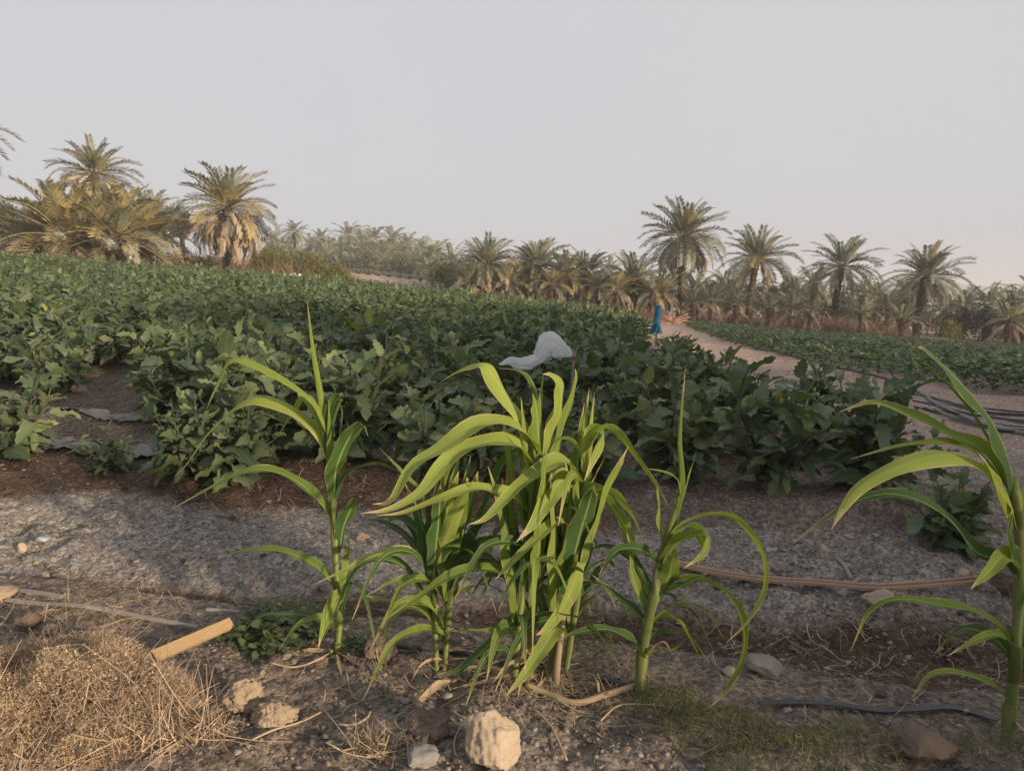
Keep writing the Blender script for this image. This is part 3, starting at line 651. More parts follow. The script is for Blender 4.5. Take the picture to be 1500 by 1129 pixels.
def brush_mesh(n, W, H, seed, mat, name='stems', seg=3, wd=0.018, droop=0.35):
    r = np.random.default_rng(seed); V = []; F = []
    bx = r.normal(size=n) * W * 0.28; by = r.normal(size=n) * W * 0.22
    a = r.uniform(0, 6.28, n); lean = np.abs(r.normal(0.35, 0.3, n)); ln = H * r.uniform(0.45, 1.15, n)
    dx = np.cos(a) * np.sin(lean); dy = np.sin(a) * np.sin(lean); dz = np.cos(lean)
    ph = r.uniform(0, 6.28, n)
    rows = []
    for i in range(seg + 1):
        t = i / seg
        px = bx + dx * ln * t * (1 + 0.5 * t); py = by + dy * ln * t * (1 + 0.5 * t); pz = np.maximum(dz * ln * (t - droop * t * t * np.minimum(1, lean)), 0)
        w = wd * (1 - 0.8 * t)
        ox = np.cos(ph) * w; oy = np.sin(ph) * w
        rows.append(np.stack([np.stack([px - ox, py - oy, pz], -1), np.stack([px + ox, py + oy, pz], -1)], 1))
    A = np.stack(rows, 1).reshape(n, -1, 3)       # n, 2*(seg+1), 3
    V = A.reshape(-1, 3); k = 2 * (seg + 1)
    base = (np.arange(n) * k)[:, None, None]
    q = np.array([[2 * i, 2 * i + 1, 2 * i + 3, 2 * i + 2] for i in range(seg)])[None]
    F = (base + q).reshape(-1, 4)
    return np_mesh(name, V, F, mat, smooth=False)

def thicket_mesh(seed):
    a = brush_mesh(420, 2.2, 1.35, seed, M['dry_brush'], wd=0.016)
    r = random.Random(seed); lobes = [(r.gauss(0, 0.5), r.gauss(0, 0.35), r.uniform(0.2, 0.85), r.uniform(0.25, 0.5)) for _ in range(9)]
    b = leaf_cloud(1500, lobes, 0.05, seed, M['dry_brush'])
    V = []; F = []
    for me in (a, b):
        n = len(me.vertices); v = np.empty(n * 3, dtype=np.float32); me.vertices.foreach_get('co', v)
        f = np.empty(len(me.loops), dtype=np.int32); me.loops.foreach_get('vertex_index', f)
        F.append(f.reshape(-1, 4) + sum(len(q) for q in V)); V.append(v.reshape(-1, 3))
    return np_mesh('dry_brush', np.concatenate(V), np.concatenate(F), M['dry_brush'], smooth=False)

def build_shrubs():
    T = tree
    T('broadleaf_tree', 'dark round crowned tree beside the sunlit palm clump', 'tree', -8, 370, 46, 4.0, 3.8, M['dark_leaf'], 5000, 0.10, 0.4, 1)
    T('broadleaf_tree', 'dark tree crown showing behind the suckers of the palm clump', 'tree', 222, 380, 50, 3.6, 3.0, M['dark_leaf'], 3200, 0.1, 0.4, 2)
    T('broadleaf_tree', 'dark tree peeping out behind the skirted palm', 'tree', 268, 380, 52, 4.6, 2.6, M['dark_leaf'], 3000, 0.1, 0.5, 3)
    for k, (px, w_, h_) in enumerate([(392, 2.8, 2.2), (432, 3.0, 2.4), (470, 2.6, 2.1), (496, 1.9, 1.5)]):
        T('olive_shrub', ['yellow-green shrub nearest the skirted palm trunk', 'tallest of the yellow-green shrubs between skirted palm and ridged plot', 'yellow-green shrub bordering the ridged plot, behind the lowest one', 'lowest yellow-green shrub at the end by the ridged plot'][k], 'shrub', px, 400, 41 + k, h_, w_, M['shrub_leaf'], 4200, 0.055, 0.05, 10 + k, 'yellow-green shrubs')
    T('round_bush', 'dark green rounded bush between ridged plot and stocky skirted palm', 'bush', 652, 418, 46, 2.1, 2.2, M['dark_leaf'], 4200, 0.06, 0.05, 20)
    T('grey_shrub', 'pale grey shrub before the distant grove', 'shrub', 592, 400, 84, 2.6, 4.5, M['grey_leaf'], 1800, 0.12, 0.05, 21)
    T('grey_shrub', 'brownish grey shrub under the distant grove beside the yellow-green shrubs', 'shrub', 538, 400, 80, 2.4, 5.0, M['grey_leaf'], 1800, 0.12, 0.05, 22)
    T('round_bush', 'dark evergreen bush behind the small palm of the brown thicket', 'bush', 1150, 450, 62, 3.2, 4.2, M['dark_leaf'], 2600, 0.1, 0.05, 23)
    for k, (px, d, w_, h_) in enumerate([(1400, 53, 4.0, 1.8), (1440, 51, 4.0, 2.2), (1485, 50, 4.0, 1.9), (1530, 49, 4.5, 2.0)]):
        T('dark_bush', 'dark low bush filling the shaded palm thicket', 'bush', px, 480, d, h_, w_, M['dark_leaf'], 3000, 0.08, 0.05, 26 + k, 'dark bushes of the shaded thicket')
    T('olive_shrub', 'small yellow-green shrub right behind the trunk of the leaning palm', 'shrub', 1392, 470, 49, 1.5, 1.8, M['shrub_leaf'], 1800, 0.06, 0.05, 33)
    rg = random.Random(9)
    for k in range(15):
        px = 960 + 28 * k + rg.uniform(-8, 8); T('scrub_bush', 'dusty scrub bush in the continuous band behind the slender trunked palms', 'bush', px, 440, rg.uniform(58, 68), rg.uniform(2.2, 3.4), rg.uniform(3.5, 5), M['grey_leaf'] if k % 3 else M['dark_leaf'], 1700, 0.11, 0.05, 170 + k, 'scrub band behind the palms')
    for k in range(9):
        px = 655 + 34 * k + rg.uniform(-8, 8); T('scrub_bush', 'dusty scrub bush in the shade behind the bushy palm row', 'bush', px, 415, rg.uniform(54, 62), rg.uniform(1.8, 2.6), rg.uniform(3.5, 4.5), M['grey_leaf'] if k % 2 else M['dark_leaf'], 1500, 0.10, 0.05, 190 + k, 'scrub behind the bushy palm row')
    for k in range(13):
        px = 395 + 20 * k + rg.uniform(-8, 8); T('grove_bush', 'dusty grey-green undergrowth bush among the distant grove palms', 'bush', px, 395, rg.uniform(84, 125), rg.uniform(1.0, 1.9), rg.uniform(3, 6), M['dark_leaf'] if k % 3 else M['grey_leaf'], 1500, 0.16, 0.05, 140 + k, 'undergrowth of the distant grove')
    B = [thicket_mesh(5 + k) for k in range(4)]
    spots = [(20, 395, 37, 1.0, 0.7), (70, 395, 36, 0.9, 0.75), (125, 392, 35.5, 0.9, 0.75), (165, 392, 35, 0.9, 0.8), (232, 392, 38, 0.9, 0.7), (262, 392, 39, 1.0, 0.9), (300, 395, 39, 0.8, 0.5), (350, 398, 38.6, 1.0, 0.6),
             (850, 428, 45.5, 0.8, 0.5), (900, 432, 45.5, 1.0, 0.6), (760, 425, 46, 0.9, 0.5), (800, 428, 46, 0.9, 0.6), (955, 440, 45, 0.9, 0.6), (1030, 448, 47, 0.9, 0.7), (1075, 452, 48, 1.0, 0.8),
             (1130, 455, 48, 1.2, 0.95), (1165, 458, 49, 1.2, 1.0), (1200, 462, 47, 1.3, 1.0), (1245, 462, 46.5, 1.4, 1.35), (1275, 465, 46, 1.3, 1.2), (1225, 462, 49, 1.4, 1.3), (1300, 470, 46, 1.0, 0.7), (1330, 474, 46, 0.8, 0.5), (1397, 486, 43.5, 0.7, 0.45), (1110, 456, 47, 0.8, 0.6),
             (30, 370, 44, 1.6, 1.2), (200, 365, 44, 1.4, 1.2), (380, 385, 40, 1.0, 0.7)]
    rb = random.Random(31)
    spots += [(rb.uniform(-20, 400), 380, rb.uniform(38.5, 50), rb.uniform(1.0, 1.6), rb.uniform(0.7, 1.3)) for _ in range(26)]
    spots += [(rb.uniform(380, 515), 395, rb.uniform(48, 58), rb.uniform(0.8, 1.3), rb.uniform(0.3, 0.6)) for _ in range(12)]
    for k, (px, py, d, s, h_) in enumerate(spots):
        c = at(px, py, d); o = obj('dry_brush', B[k % 4], None, (c.x, c.y, gz(c.x, c.y) - 0.02), (0, 0, k * 1.7), (s, s, h_))
        side = 'sunlit tan dry brush under the palm clump and skirted palm' if px < 405 else ('low tan dry brush by the ridged plot or under the bushy palm row' if px < 1000 else 'rusty brown dry brush thicket along the low crop field edge')
        tag(o, side, 'dry brush', side); o.scale.z *= 0.72 if px > 1000 else 1
build_shrubs()

# trees standing behind the photographer: they throw the field into evening shade
def build_shade_trees():
    for k, (x, y, H, Wd) in enumerate(SHADE):
        tree('shade_tree' if H > 3 else 'hedge_bush', 'broad leafy tree in the row behind the viewpoint' if H > 3 else 'dense hedge bush beside the viewpoint', 'tree' if H > 3 else 'bush', 0, 0, 0, H, Wd, M['dark_leaf'], 3600 if H < 3 else 5200, 0.11 if H < 3 else 0.36, 0.05, 90 + k, 'shade trees behind the viewpoint' if H > 3 else 'hedge beside the viewpoint', xy=(x, y))
SHADE = [(s_ * 0.77 + n_ * 0.64, -s_ * 0.64 + n_ * 0.77, H_, W_) for (s_, n_, H_, W_) in
         ((6, 2.2, 1.9, 1.9), (6.3, 3.5, 2.0, 2.0), (6, 4.8, 1.9, 2.0), (6.2, 6.2, 2.0, 2.0), (20, 4, 8, 5.5), (21, 7.5, 8.4, 5.5), (20, 11, 8, 5.0), (21, 21, 7.5, 5.0), (20, 25, 7.5, 5.0))]
build_shade_trees()

# ---------------------------------------------------------------- the ridged plot far behind
def build_ridged_plot():
    mb = MB(); A = [(-14.6, 60), (-5.8, 60), (-9.5, 78), (-19.5, 78)]
    n = 11
    for k in range(n):
        t0, t1 = k / n, (k + 0.55) / n
        def q(s, t):
            a = Vector(A[0]).lerp(Vector(A[1]), t); b = Vector(A[3]).lerp(Vector(A[2]), t); return a.lerp(b, s)
        V = []; Fc = []
        for i in range(13):
            for j, (tt, hz) in enumerate(((t0, 0.0), ((t0 + t1) / 2, 0.24), (t1, 0.0))):
                p = q(i / 12, tt); V.append((p.x, p.y, gz(p.x, p.y) + hz * (1 + 0.3 * rnd.uniform(-1, 1)) + 0.02))
        for i in range(12):
            for j in range(2): a = i * 3 + j; Fc.append((a, a + 1, a + 4, a + 3))
        mb.add(V, Fc)
    o = obj('ridged_plot', mb.mesh('ridged_plot', plain_mat('ridge_crop', [(0.09, 0.105, 0.055), (0.16, 0.17, 0.09), (0.27, 0.24, 0.15)], 0.9, 1.5))); o['kind'] = 'structure'
build_ridged_plot()
# ---------------------------------------------------------------- eggplants
def egg_leaf(seed, st=12, mat=None, petiole=0.32):
    """lobed leaf, length 1 along +x from its petiole base, top side +z; returns V, F, UV"""
    r = random.Random(seed); V, F, UV = [], [], []
    droop = r.uniform(0.2, 1.0); fold = r.uniform(0.12, 0.55); ph = r.uniform(0, 6.28); lob = r.uniform(0.10, 0.24); tw = r.uniform(-0.25, 0.25)
    wmax = r.uniform(0.23, 0.33)
    # petiole as a thin strip
    for i in range(3):
        x = petiole * i / 2
        V += [(x, -0.012, 0.02 * i), (x, 0.012, 0.02 * i)]; UV += [(0.5, 0), (0.5, 0)]
    F += [(0, 1, 3, 2), (2, 3, 5, 4)]
    b0 = len(V)
    for i in range(st + 1):
        t = i / st
        w = wmax * (math.sin(math.pi * min(1.0, 0.07 + t ** 0.70 * 0.92))) ** 0.8 if i < st else 0.0
        for s in (-1, 0, 1):
            lw = w * (1 + (lob if i % 2 else -lob) * (1 if 0 < i < st else 0)) * (1 + 0.12 * r.uniform(-1, 1))
            xx = t + (0.05 if i % 2 else 0) * abs(s)
            yy = s * lw
            zz = 0.04 - droop * t * t * 0.6 + fold * abs(yy) + 0.075 * math.sin(9 * t + ph + 2.2 * s) * abs(s) + tw * yy * t
            V.append((petiole + xx, yy, zz)); UV.append((0.5 + 0.5 * s, t))
    for i in range(st):
        for j in range(2): a = b0 + i * 3 + j; F.append((a, a + 1, a + 4, a + 3))
    return V, F, UV
def as_mesh(name, vfu, mat):
    mb = MB(); mb.add(*vfu); return mb.mesh(name, mat)
LEAF = [as_mesh('leaf', egg_leaf(k, 10), M['egg_o']) for k in range(9)]
LEAFL = [as_mesh('leaf', egg_leaf(60 + k, 10), M['egg_l']) for k in range(3)]
LEAFY = as_mesh('leaf', egg_leaf(3), M['egg_y'])
LEAF_MID = [egg_leaf(20 + k, 6) for k in range(4)]
LEAF_FAR = [egg_leaf(40 + k, 4) for k in range(3)]

def egg_plan(seed, h=0.43, nb=9, size=0.140, per=12):
    """branch curves and leaf placements of one bush"""
    r = random.Random(seed); br = []; lv = []
    for b in range(nb):
        az = b * 2.4 + r.uniform(-0.4, 0.4); lean = R(r.uniform(8, 62)) if b else R(4)
        L = h * r.uniform(0.6, 1.2) * (1 if b else 1.05); pts = [Vector((0, 0, 0.0))]
        d = Vector((math.sin(lean) * math.cos(az), math.sin(lean) * math.sin(az), math.cos(lean)))
        p = Vector((0, 0, 0.05)); pts.append(p.copy())
        for i in range(5):
            p = p + d * L / 5; d = (d + Vector((r.uniform(-.12, .12), r.uniform(-.12, .12), 0.06))).normalized(); pts.append(p.copy())
        br.append(pts)
        for k in range(per):
            t = 0.22 + 0.78 * (k + r.random() * 0.6) / per; u = min(t, 0.999) * (len(pts) - 1); i = int(u); q = pts[i].lerp(pts[i + 1], u - i)
            la = k * 2.4 + r.uniform(-0.5, 0.5) + b; top = t
            el = R(-8 + 66 * top ** 2 + r.gauss(0, 22))
            lv.append((q, la, el, r.gauss(0, 0.6), size * r.uniform(0.5, 1.3) * (1.1 - 0.35 * max(0, top - 0.7) / 0.3), r.randrange(100)))
    return br, lv
def stem_mesh(br):
    mb = MB()
    for k, pts in enumerate(br): tube(mb, pts, [0.013, 0.011, 0.009, 0.007, 0.006, 0.005, 0.004][:len(pts)], 5)
    return mb.mesh('stem', M['egg_stem'])
def lmat(q, la, el, roll, s):
    return Matrix.Translation(q) @ Euler((roll, -el, la), 'XYZ').to_matrix().to_4x4() @ Matrix.Scale(s, 4)
def foliage_arrays(lv, lib):
    Vs, Fs, UVs = [], [], []; o = 0
    for (q, la, el, roll, s, k) in lv:
        V, F, UV = lib[k % len(lib)]; m = np.array(lmat(q, la, el, roll, s))
        A = np.array(V) @ m[:3, :3].T + m[:3, 3]
        Vs.append(A); Fs.append(np.array(F) + o); UVs.append(np.array(UV)); o += len(V)
    return np.concatenate(Vs), np.concatenate(Fs), np.concatenate(UVs)

PLANS = [egg_plan(100 + k) for k in range(8)]
STEMS = [stem_mesh(p[0]) for p in PLANS]
MIDF = [np_mesh('foliage', *(lambda a: (a[0], a[1]))(foliage_arrays(p[1], LEAF_MID)), M['egg'], uv=foliage_arrays(p[1], LEAF_MID)[2]) for p in PLANS]
FARP = [egg_plan(200 + k, nb=6, per=9, size=0.155) for k in range(6)]
FARA = [foliage_arrays(p[1], LEAF_FAR) for p in FARP]

def eggplant(x, y, k, s, rz, near, label, group, yellow=()):
    root = empty('eggplant', (x, y, gz(x, y) - 0.015), rz); root.scale = (s, s, s)
    tag(root, label, 'eggplant', group)
    obj('stem', STEMS[k], root)
    if near:
        for i, (q, la, el, roll, sz, kk) in enumerate(PLANS[k][1]):
            o = obj('leaf', LEAFY if i in yellow else (LEAFL[kk % 3] if (i * 7 + k) % 13 == 0 else LEAF[kk % 9]), root); o.matrix_local = lmat(q, la, el, roll, sz)
    else:
        f = obj('foliage', MIDF[k], root); f['kind'] = 'stuff'
    return root

CLOTH_D = 15.0
def build_field():
    pts = []
    j = 0; v = 3.52
    while v < 42:
        y_lo = v - 1.05
        for u in np.arange(-40, 14, 0.43):
            x = u + nr.uniform(-0.10, 0.10); y = float(row_y(x, v)) + nr.uniform(-0.10, 0.10)
            if y > FAR_L or x > float(xr_left(y)) - 0.2 or y < 2.9: continue
            if abs(x) > 0.80 * y + 1.2: continue
            pts.append((x, y, j))
        v += 0.92; j += 1
    # sparse first rows on the open side, as in the photograph
    keep = []
    for (x, y, j) in pts:
        pxx = CX + F_PX * x / y
        if j == 0 and pxx < 380: continue
        if j == 1 and pxx < 230: continue
        if j == 2 and pxx < 90 and nr.random() < 0.6: continue
        if j in (2, 3) and pxx < 300 and nr.random() < 0.25: continue
        if 942 < pxx < 985 and 9.0 < y < CLOTH_D + 1.0: continue
        keep.append((x, y, j))
    keep.sort(key=lambda p: p[0] ** 2 + p[1] ** 2)
    ordn = ['first', 'second', 'third', 'fourth', 'fifth', 'sixth', 'seventh', 'eighth', 'ninth', 'tenth', 'eleventh', 'twelfth', 'thirteenth', 'fourteenth', 'fifteenth', 'sixteenth', 'seventeenth', 'eighteenth', 'nineteenth', 'twentieth']
    special = [(28, 668, 0.80, 'small eggplant bush at the open gap in the first row, by the grey film'),
               (160, 690, 0.42, 'little single-stemmed eggplant alone in the gap on the bank edge'),
               (275, 700, 0.72, 'low eggplant bush with one big round leaf hanging over the dark bank'),
               (345, 700, 0.82, 'eggplant bush behind the arching leaves of the lone maize stalk'),
               (1395, 800, 0.62, 'half-bare low eggplant standing apart on the path side'),
               (1262, 690, 0.75, 'eggplant bush with a yellow leaf at the path corner of the field')]
    for k, (px, py, s, l_) in enumerate(special):
        h = hit(px, py); eggplant(h.x, h.y, (k * 3 + 1) % 8, s, k * 1.3, True, l_, 'eggplants set apart at the field edge', yellow=(3, 20) if k in (4, 5) else (5,))
    for i, (x, y, j) in enumerate(keep[:294]):
        s = float(nr.uniform(0.80, 1.18)) * (1 + 0.05 * math.sin(x))
        pxx = CX + F_PX * x / y
        if x > float(xr_left(y)) - 1.0 and y > 5.5: s *= 0.78
        elif pxx > 960 and y < 8: s *= 0.92 - 0.14 * min(1, max(0, (pxx - 1050) / 150))
        if 690 < pxx < 880 and y < 4.6: s *= 0.72
        yel = tuple(int(q) for q in nr.integers(0, 80, 2)) if nr.random() < 0.5 else ()
        eggplant(x, y, int(nr.integers(8)), s, float(nr.uniform(0, 6.28)), i < 66, 'leafy green eggplant bush in the %s row counted up from the bank' % ordn[j], 'eggplants of the %s row' % ordn[j], yel)
    Vs, Fs, Us = [], [], []; o = 0
    rest = keep[294:]
    X = np.array([p[0] for p in rest]); Y = np.array([p[1] for p in rest]); Z = ground_z(X, Y)
    for x, y, z in zip(X, Y, Z):
        V, F, U = FARA[int(nr.integers(6))]; a = nr.uniform(0, 6.28); s = nr.uniform(0.85, 1.12); c, s_ = math.cos(a) * s, math.sin(a) * s
        Q = np.stack([V[:, 0] * c - V[:, 1] * s_ + x, V[:, 0] * s_ + V[:, 1] * c + y, V[:, 2] * s + z], -1)
        Vs.append(Q); Fs.append(F + o); Us.append(U); o += len(V)
    ob = obj('eggplant_rows', np_mesh('eggplant_rows', np.concatenate(Vs), np.concatenate(Fs), M['egg'], uv=np.concatenate(Us)))
    tag(ob, 'mass of eggplant bushes filling the far half of the large field', 'eggplants', kind='stuff')
    # low crop of the second field
    r = random.Random(4); small = []
    for k in range(6):
        lv = []
        for i in range(22):
            a = i * 2.4; q = Vector((math.cos(a) * r.uniform(0, 0.12), math.sin(a) * r.uniform(0, 0.12), r.uniform(0.03, 0.20)))
            lv.append((q, a + r.uniform(-.5, .5), R(r.uniform(-10, 50)), r.uniform(-.5, .5), r.uniform(0.05, 0.095), i))
        small.append(foliage_arrays(lv, LEAF_FAR))
    Vs, Fs, Us = [], [], []; o = 0
    XX, YY = np.meshgrid(np.arange(5, 46, 0.36), np.arange(5, FAR_R, 0.42))
    XX = XX + nr.uniform(-.12, .12, XX.shape); YY = YY + nr.uniform(-.12, .12, YY.shape)
    ok = (XX > xl_right(YY) + 0.25 * fbm(XX, YY, 0.7, 2, 8)) & (XX < 0.80 * YY + 2.5)
    XX, YY = XX[ok], YY[ok]; ZZ = ground_z(XX, YY)
    for x, y, z in zip(XX, YY, ZZ):
        V, F, U = small[int(nr.integers(6))]; a = nr.uniform(0, 6.28); s = nr.uniform(1.0, 1.75); c, s_ = math.cos(a) * s, math.sin(a) * s
        Vs.append(np.stack([V[:, 0] * c - V[:, 1] * s_ + x, V[:, 0] * s_ + V[:, 1] * c + y, V[:, 2] * s + z], -1)); Fs.append(F + o); Us.append(U); o += len(V)
    ob = obj('low_crop', np_mesh('low_crop', np.concatenate(Vs), np.concatenate(Fs), M['low'], uv=np.concatenate(Us)))
    tag(ob, 'low leafy green crop covering the second field beyond the path', 'crop', kind='stuff')
build_field()
# ---------------------------------------------------------------- maize
def maize_leaf(pts, width, tw0, tw1, seed, nseg=26, na=6, base=0.55, roll=False, wave=1.0):
    r = random.Random(seed); C = catmull(pts, nseg); V, F, UV = [], [], []
    ph = r.uniform(0, 6.28); fq = r.uniform(14, 22)
    prev = None
    for i, p in enumerate(C):
        t = i / nseg
        tan = (C[min(i + 1, nseg)] - C[max(i - 1, 0)]).normalized()
        side = tan.cross(Vector((0, 0, 1)))
        if prev is None:
            if side.length < 0.35: side = Vector((0.35, -1, 0)) - tan * Vector((0.35, -1, 0)).dot(tan)
        else:
            q = prev - tan * prev.dot(tan)              # carried along the leaf, eased towards level
            side = q.normalized() * 0.88 + (side.normalized() * (1 if side.dot(q) > 0 else -1) * 0.12 if side.length > 0.3 else Vector((0, 0, 0)))
        side.normalize(); prev = side.copy()
        nrm = side.cross(tan).normalized()
        a = tw0 + (tw1 - tw0) * t
        sd = side * math.cos(a) + nrm * math.sin(a); nn = nrm * math.cos(a) - side * math.sin(a)
        w = width * 0.37 * min(base + (1 - base) * t / 0.25, 1.0) * (1 - max(0, (t - 0.32) / 0.68) ** 1.55)
        w = max(w, 0.0006)
        vd = 0.45 * (1 - t) + 0.12                        # channelled at the base, flatter outwards
        for k in range(na + 1):
            s = -1 + 2 * k / na
            if roll:
                an = s * 2.6 * (1 - 0.3 * t); off = sd * math.sin(an) * w * 0.42 + nn * (1 - math.cos(an)) * w * 0.42
            else:
                wav = wave * 0.26 * math.sin(fq * t + ph + (0 if s > 0 else 1.7)) * s * s * math.sin(math.pi * min(1, t * 1.1)) 
                off = sd * s * w + nn * (abs(s) ** 1.3 * vd * w + wav * w)
            V.append(p + off); UV.append((k / na, t))
    n1 = na + 1
    for i in range(nseg):
        for k in range(na): a = i * n1 + k; F.append((a, a + 1, a + n1 + 1, a + n1))
    return V, F, UV

def maize(label, base, stalk, leaves, spikes=(), r0=0.013, seed=0, group=None, extra=4, withered=3, upright=0):
    """base: ground pixel; stalk: pixels going up; leaves: (pixels, width m, depth change at tip, twist0, twist1, material)"""
    r = random.Random(seed); g = hit(*base); D = g.y
    root = empty('maize_plant', (g.x, g.y, g.z)); tag(root, label, 'maize', group)
    o0 = Vector((g.x, g.y, g.z))
    pts = [o0 - Vector((0, 0, 0.03))] + [at(px, py, D + 0.012 * math.sin(i * 2.1 + seed)) for i, (px, py) in enumerate(stalk)]
    n = len(pts); C = catmull(pts, 30); mb = MB()
    rad = []
    for i in range(31):
        t = i / 30; node = 1 + 0.16 * (math.cos(2 * math.pi * t * 7) > 0.86)
        rad.append(r0 * (1 - 0.45 * t) * node)
    rad = [q * 0.8 for q in rad]
    tube(mb, [c - o0 for c in C], rad, 9)
    obj('stalk', mb.mesh('stalk', M['maize_stalk']), root)
    # sheaths, low leaves and withered leaves at the foot
    def low_leaf(t, az, L, wd, mt, name, rise):
        i = int(t * 30); p = C[i] - o0; h = Vector((math.cos(az), math.sin(az), 0)); gnd = -0.0
        pts_ = [p, p + h * L * 0.25 + Vector((0, 0, rise * L * 0.35)), p + h * L * 0.6 + Vector((0, 0, rise * L * 0.35)), p + h * L * 0.9 + Vector((0, 0, rise * L * 0.1 - 0.25 * L))]
        for q in pts_: q.z = max(q.z, gz(q.x + o0.x, q.y + o0.y) - o0.z + 0.006)
        m_ = MB(); m_.add(*maize_leaf(pts_, wd, r.uniform(0, .8), r.uniform(0, 1.2), int(az * 99) + i, nseg=16, na=4)); obj(name, m_.mesh(name, M[mt]), root)
    for k in range(extra):
        low_leaf(r.uniform(0.12, 0.55), r.uniform(0, 6.28), r.uniform(0.16, 0.32), r.uniform(.025, .045), r.choice(['maize_d', 'maize_d', 'maize']), 'leaf', r.uniform(0.4, 1.4))
    for k in range(upright):
        i = int(r.uniform(0.2, 0.5) * 30); p = C[i] - o0; az = r.uniform(0, 6.28); h = Vector((math.cos(az), math.sin(az), 0)) * r.uniform(0.04, 0.12); top = C[30] - o0 + Vector((0, 0, r.uniform(-0.12, 0.05)))
        bend = r.random() < 0.2
        pts_ = [p, p.lerp(top, 0.4) + h * 0.35, p.lerp(top, 0.75) + h * 0.7, top + h * 1.1] + ([top + h * 2.0 + Vector((0, 0, 0.0)), top + h * 2.9 - Vector((0, 0, 0.09))] if bend else [])
        m_ = MB(); m_.add(*maize_leaf(pts_, r.uniform(.045, .068), r.uniform(.6, 1.3), r.uniform(.4, 1.2), k * 7 + seed, nseg=22)); obj('leaf', m_.mesh('leaf', M[r.choice(['maize', 'maize', 'maize_d', 'maize_y'])]), root)
    for k in range(withered):
        low_leaf(r.uniform(0.03, 0.16), r.uniform(0, 6.28), r.uniform(0.10, 0.2), r.uniform(.012, .024), 'maize_dead', 'withered_leaf', r.uniform(-0.4, 0.5))
    for (lp, *_q) in leaves[:8]:
        a0 = at(*lp[0], D); k = min(range(31), key=lambda i: (C[i] - a0).length); k = max(k, 3); lo = max(0, k - 4)
        mb = MB(); tube(mb, [C[i] - o0 for i in range(lo, k + 1)], [rad[i] * (1.10 + 0.22 * (i - lo) / max(1, k - lo)) for i in range(lo, k + 1)], 9, cap=False); obj('sheath', mb.mesh('sheath', M['maize_stalk']), root)
    for i, (lp, wd, dz, t0, t1, mt) in enumerate(leaves):
        m = len(lp); P3 = []
        for k, (px, py) in enumerate(lp):
            u = k / (m - 1); P3.append(at(px, py, D + dz * u ** 1.2) - o0)
        if m < 3: P3 = [P3[0], (P3[0] + P3[1]) / 2, P3[1]]
        mb = MB(); mb.add(*maize_leaf(P3, wd, t0, t1, seed * 31 + i))
        obj('leaf', mb.mesh('leaf', M[mt]), root)
    for i, (lp, wd, dz, mt) in enumerate(spikes):
        m = len(lp); P3 = [at(px, py, D + dz * k / (m - 1)) - o0 for k, (px, py) in enumerate(lp)]
        mb = MB(); mb.add(*maize_leaf(P3, wd, 0.0, 0.4, seed * 57 + i, roll=True))
        obj('rolled_leaf', mb.mesh('rolled_leaf', M[mt]), root)
    return root

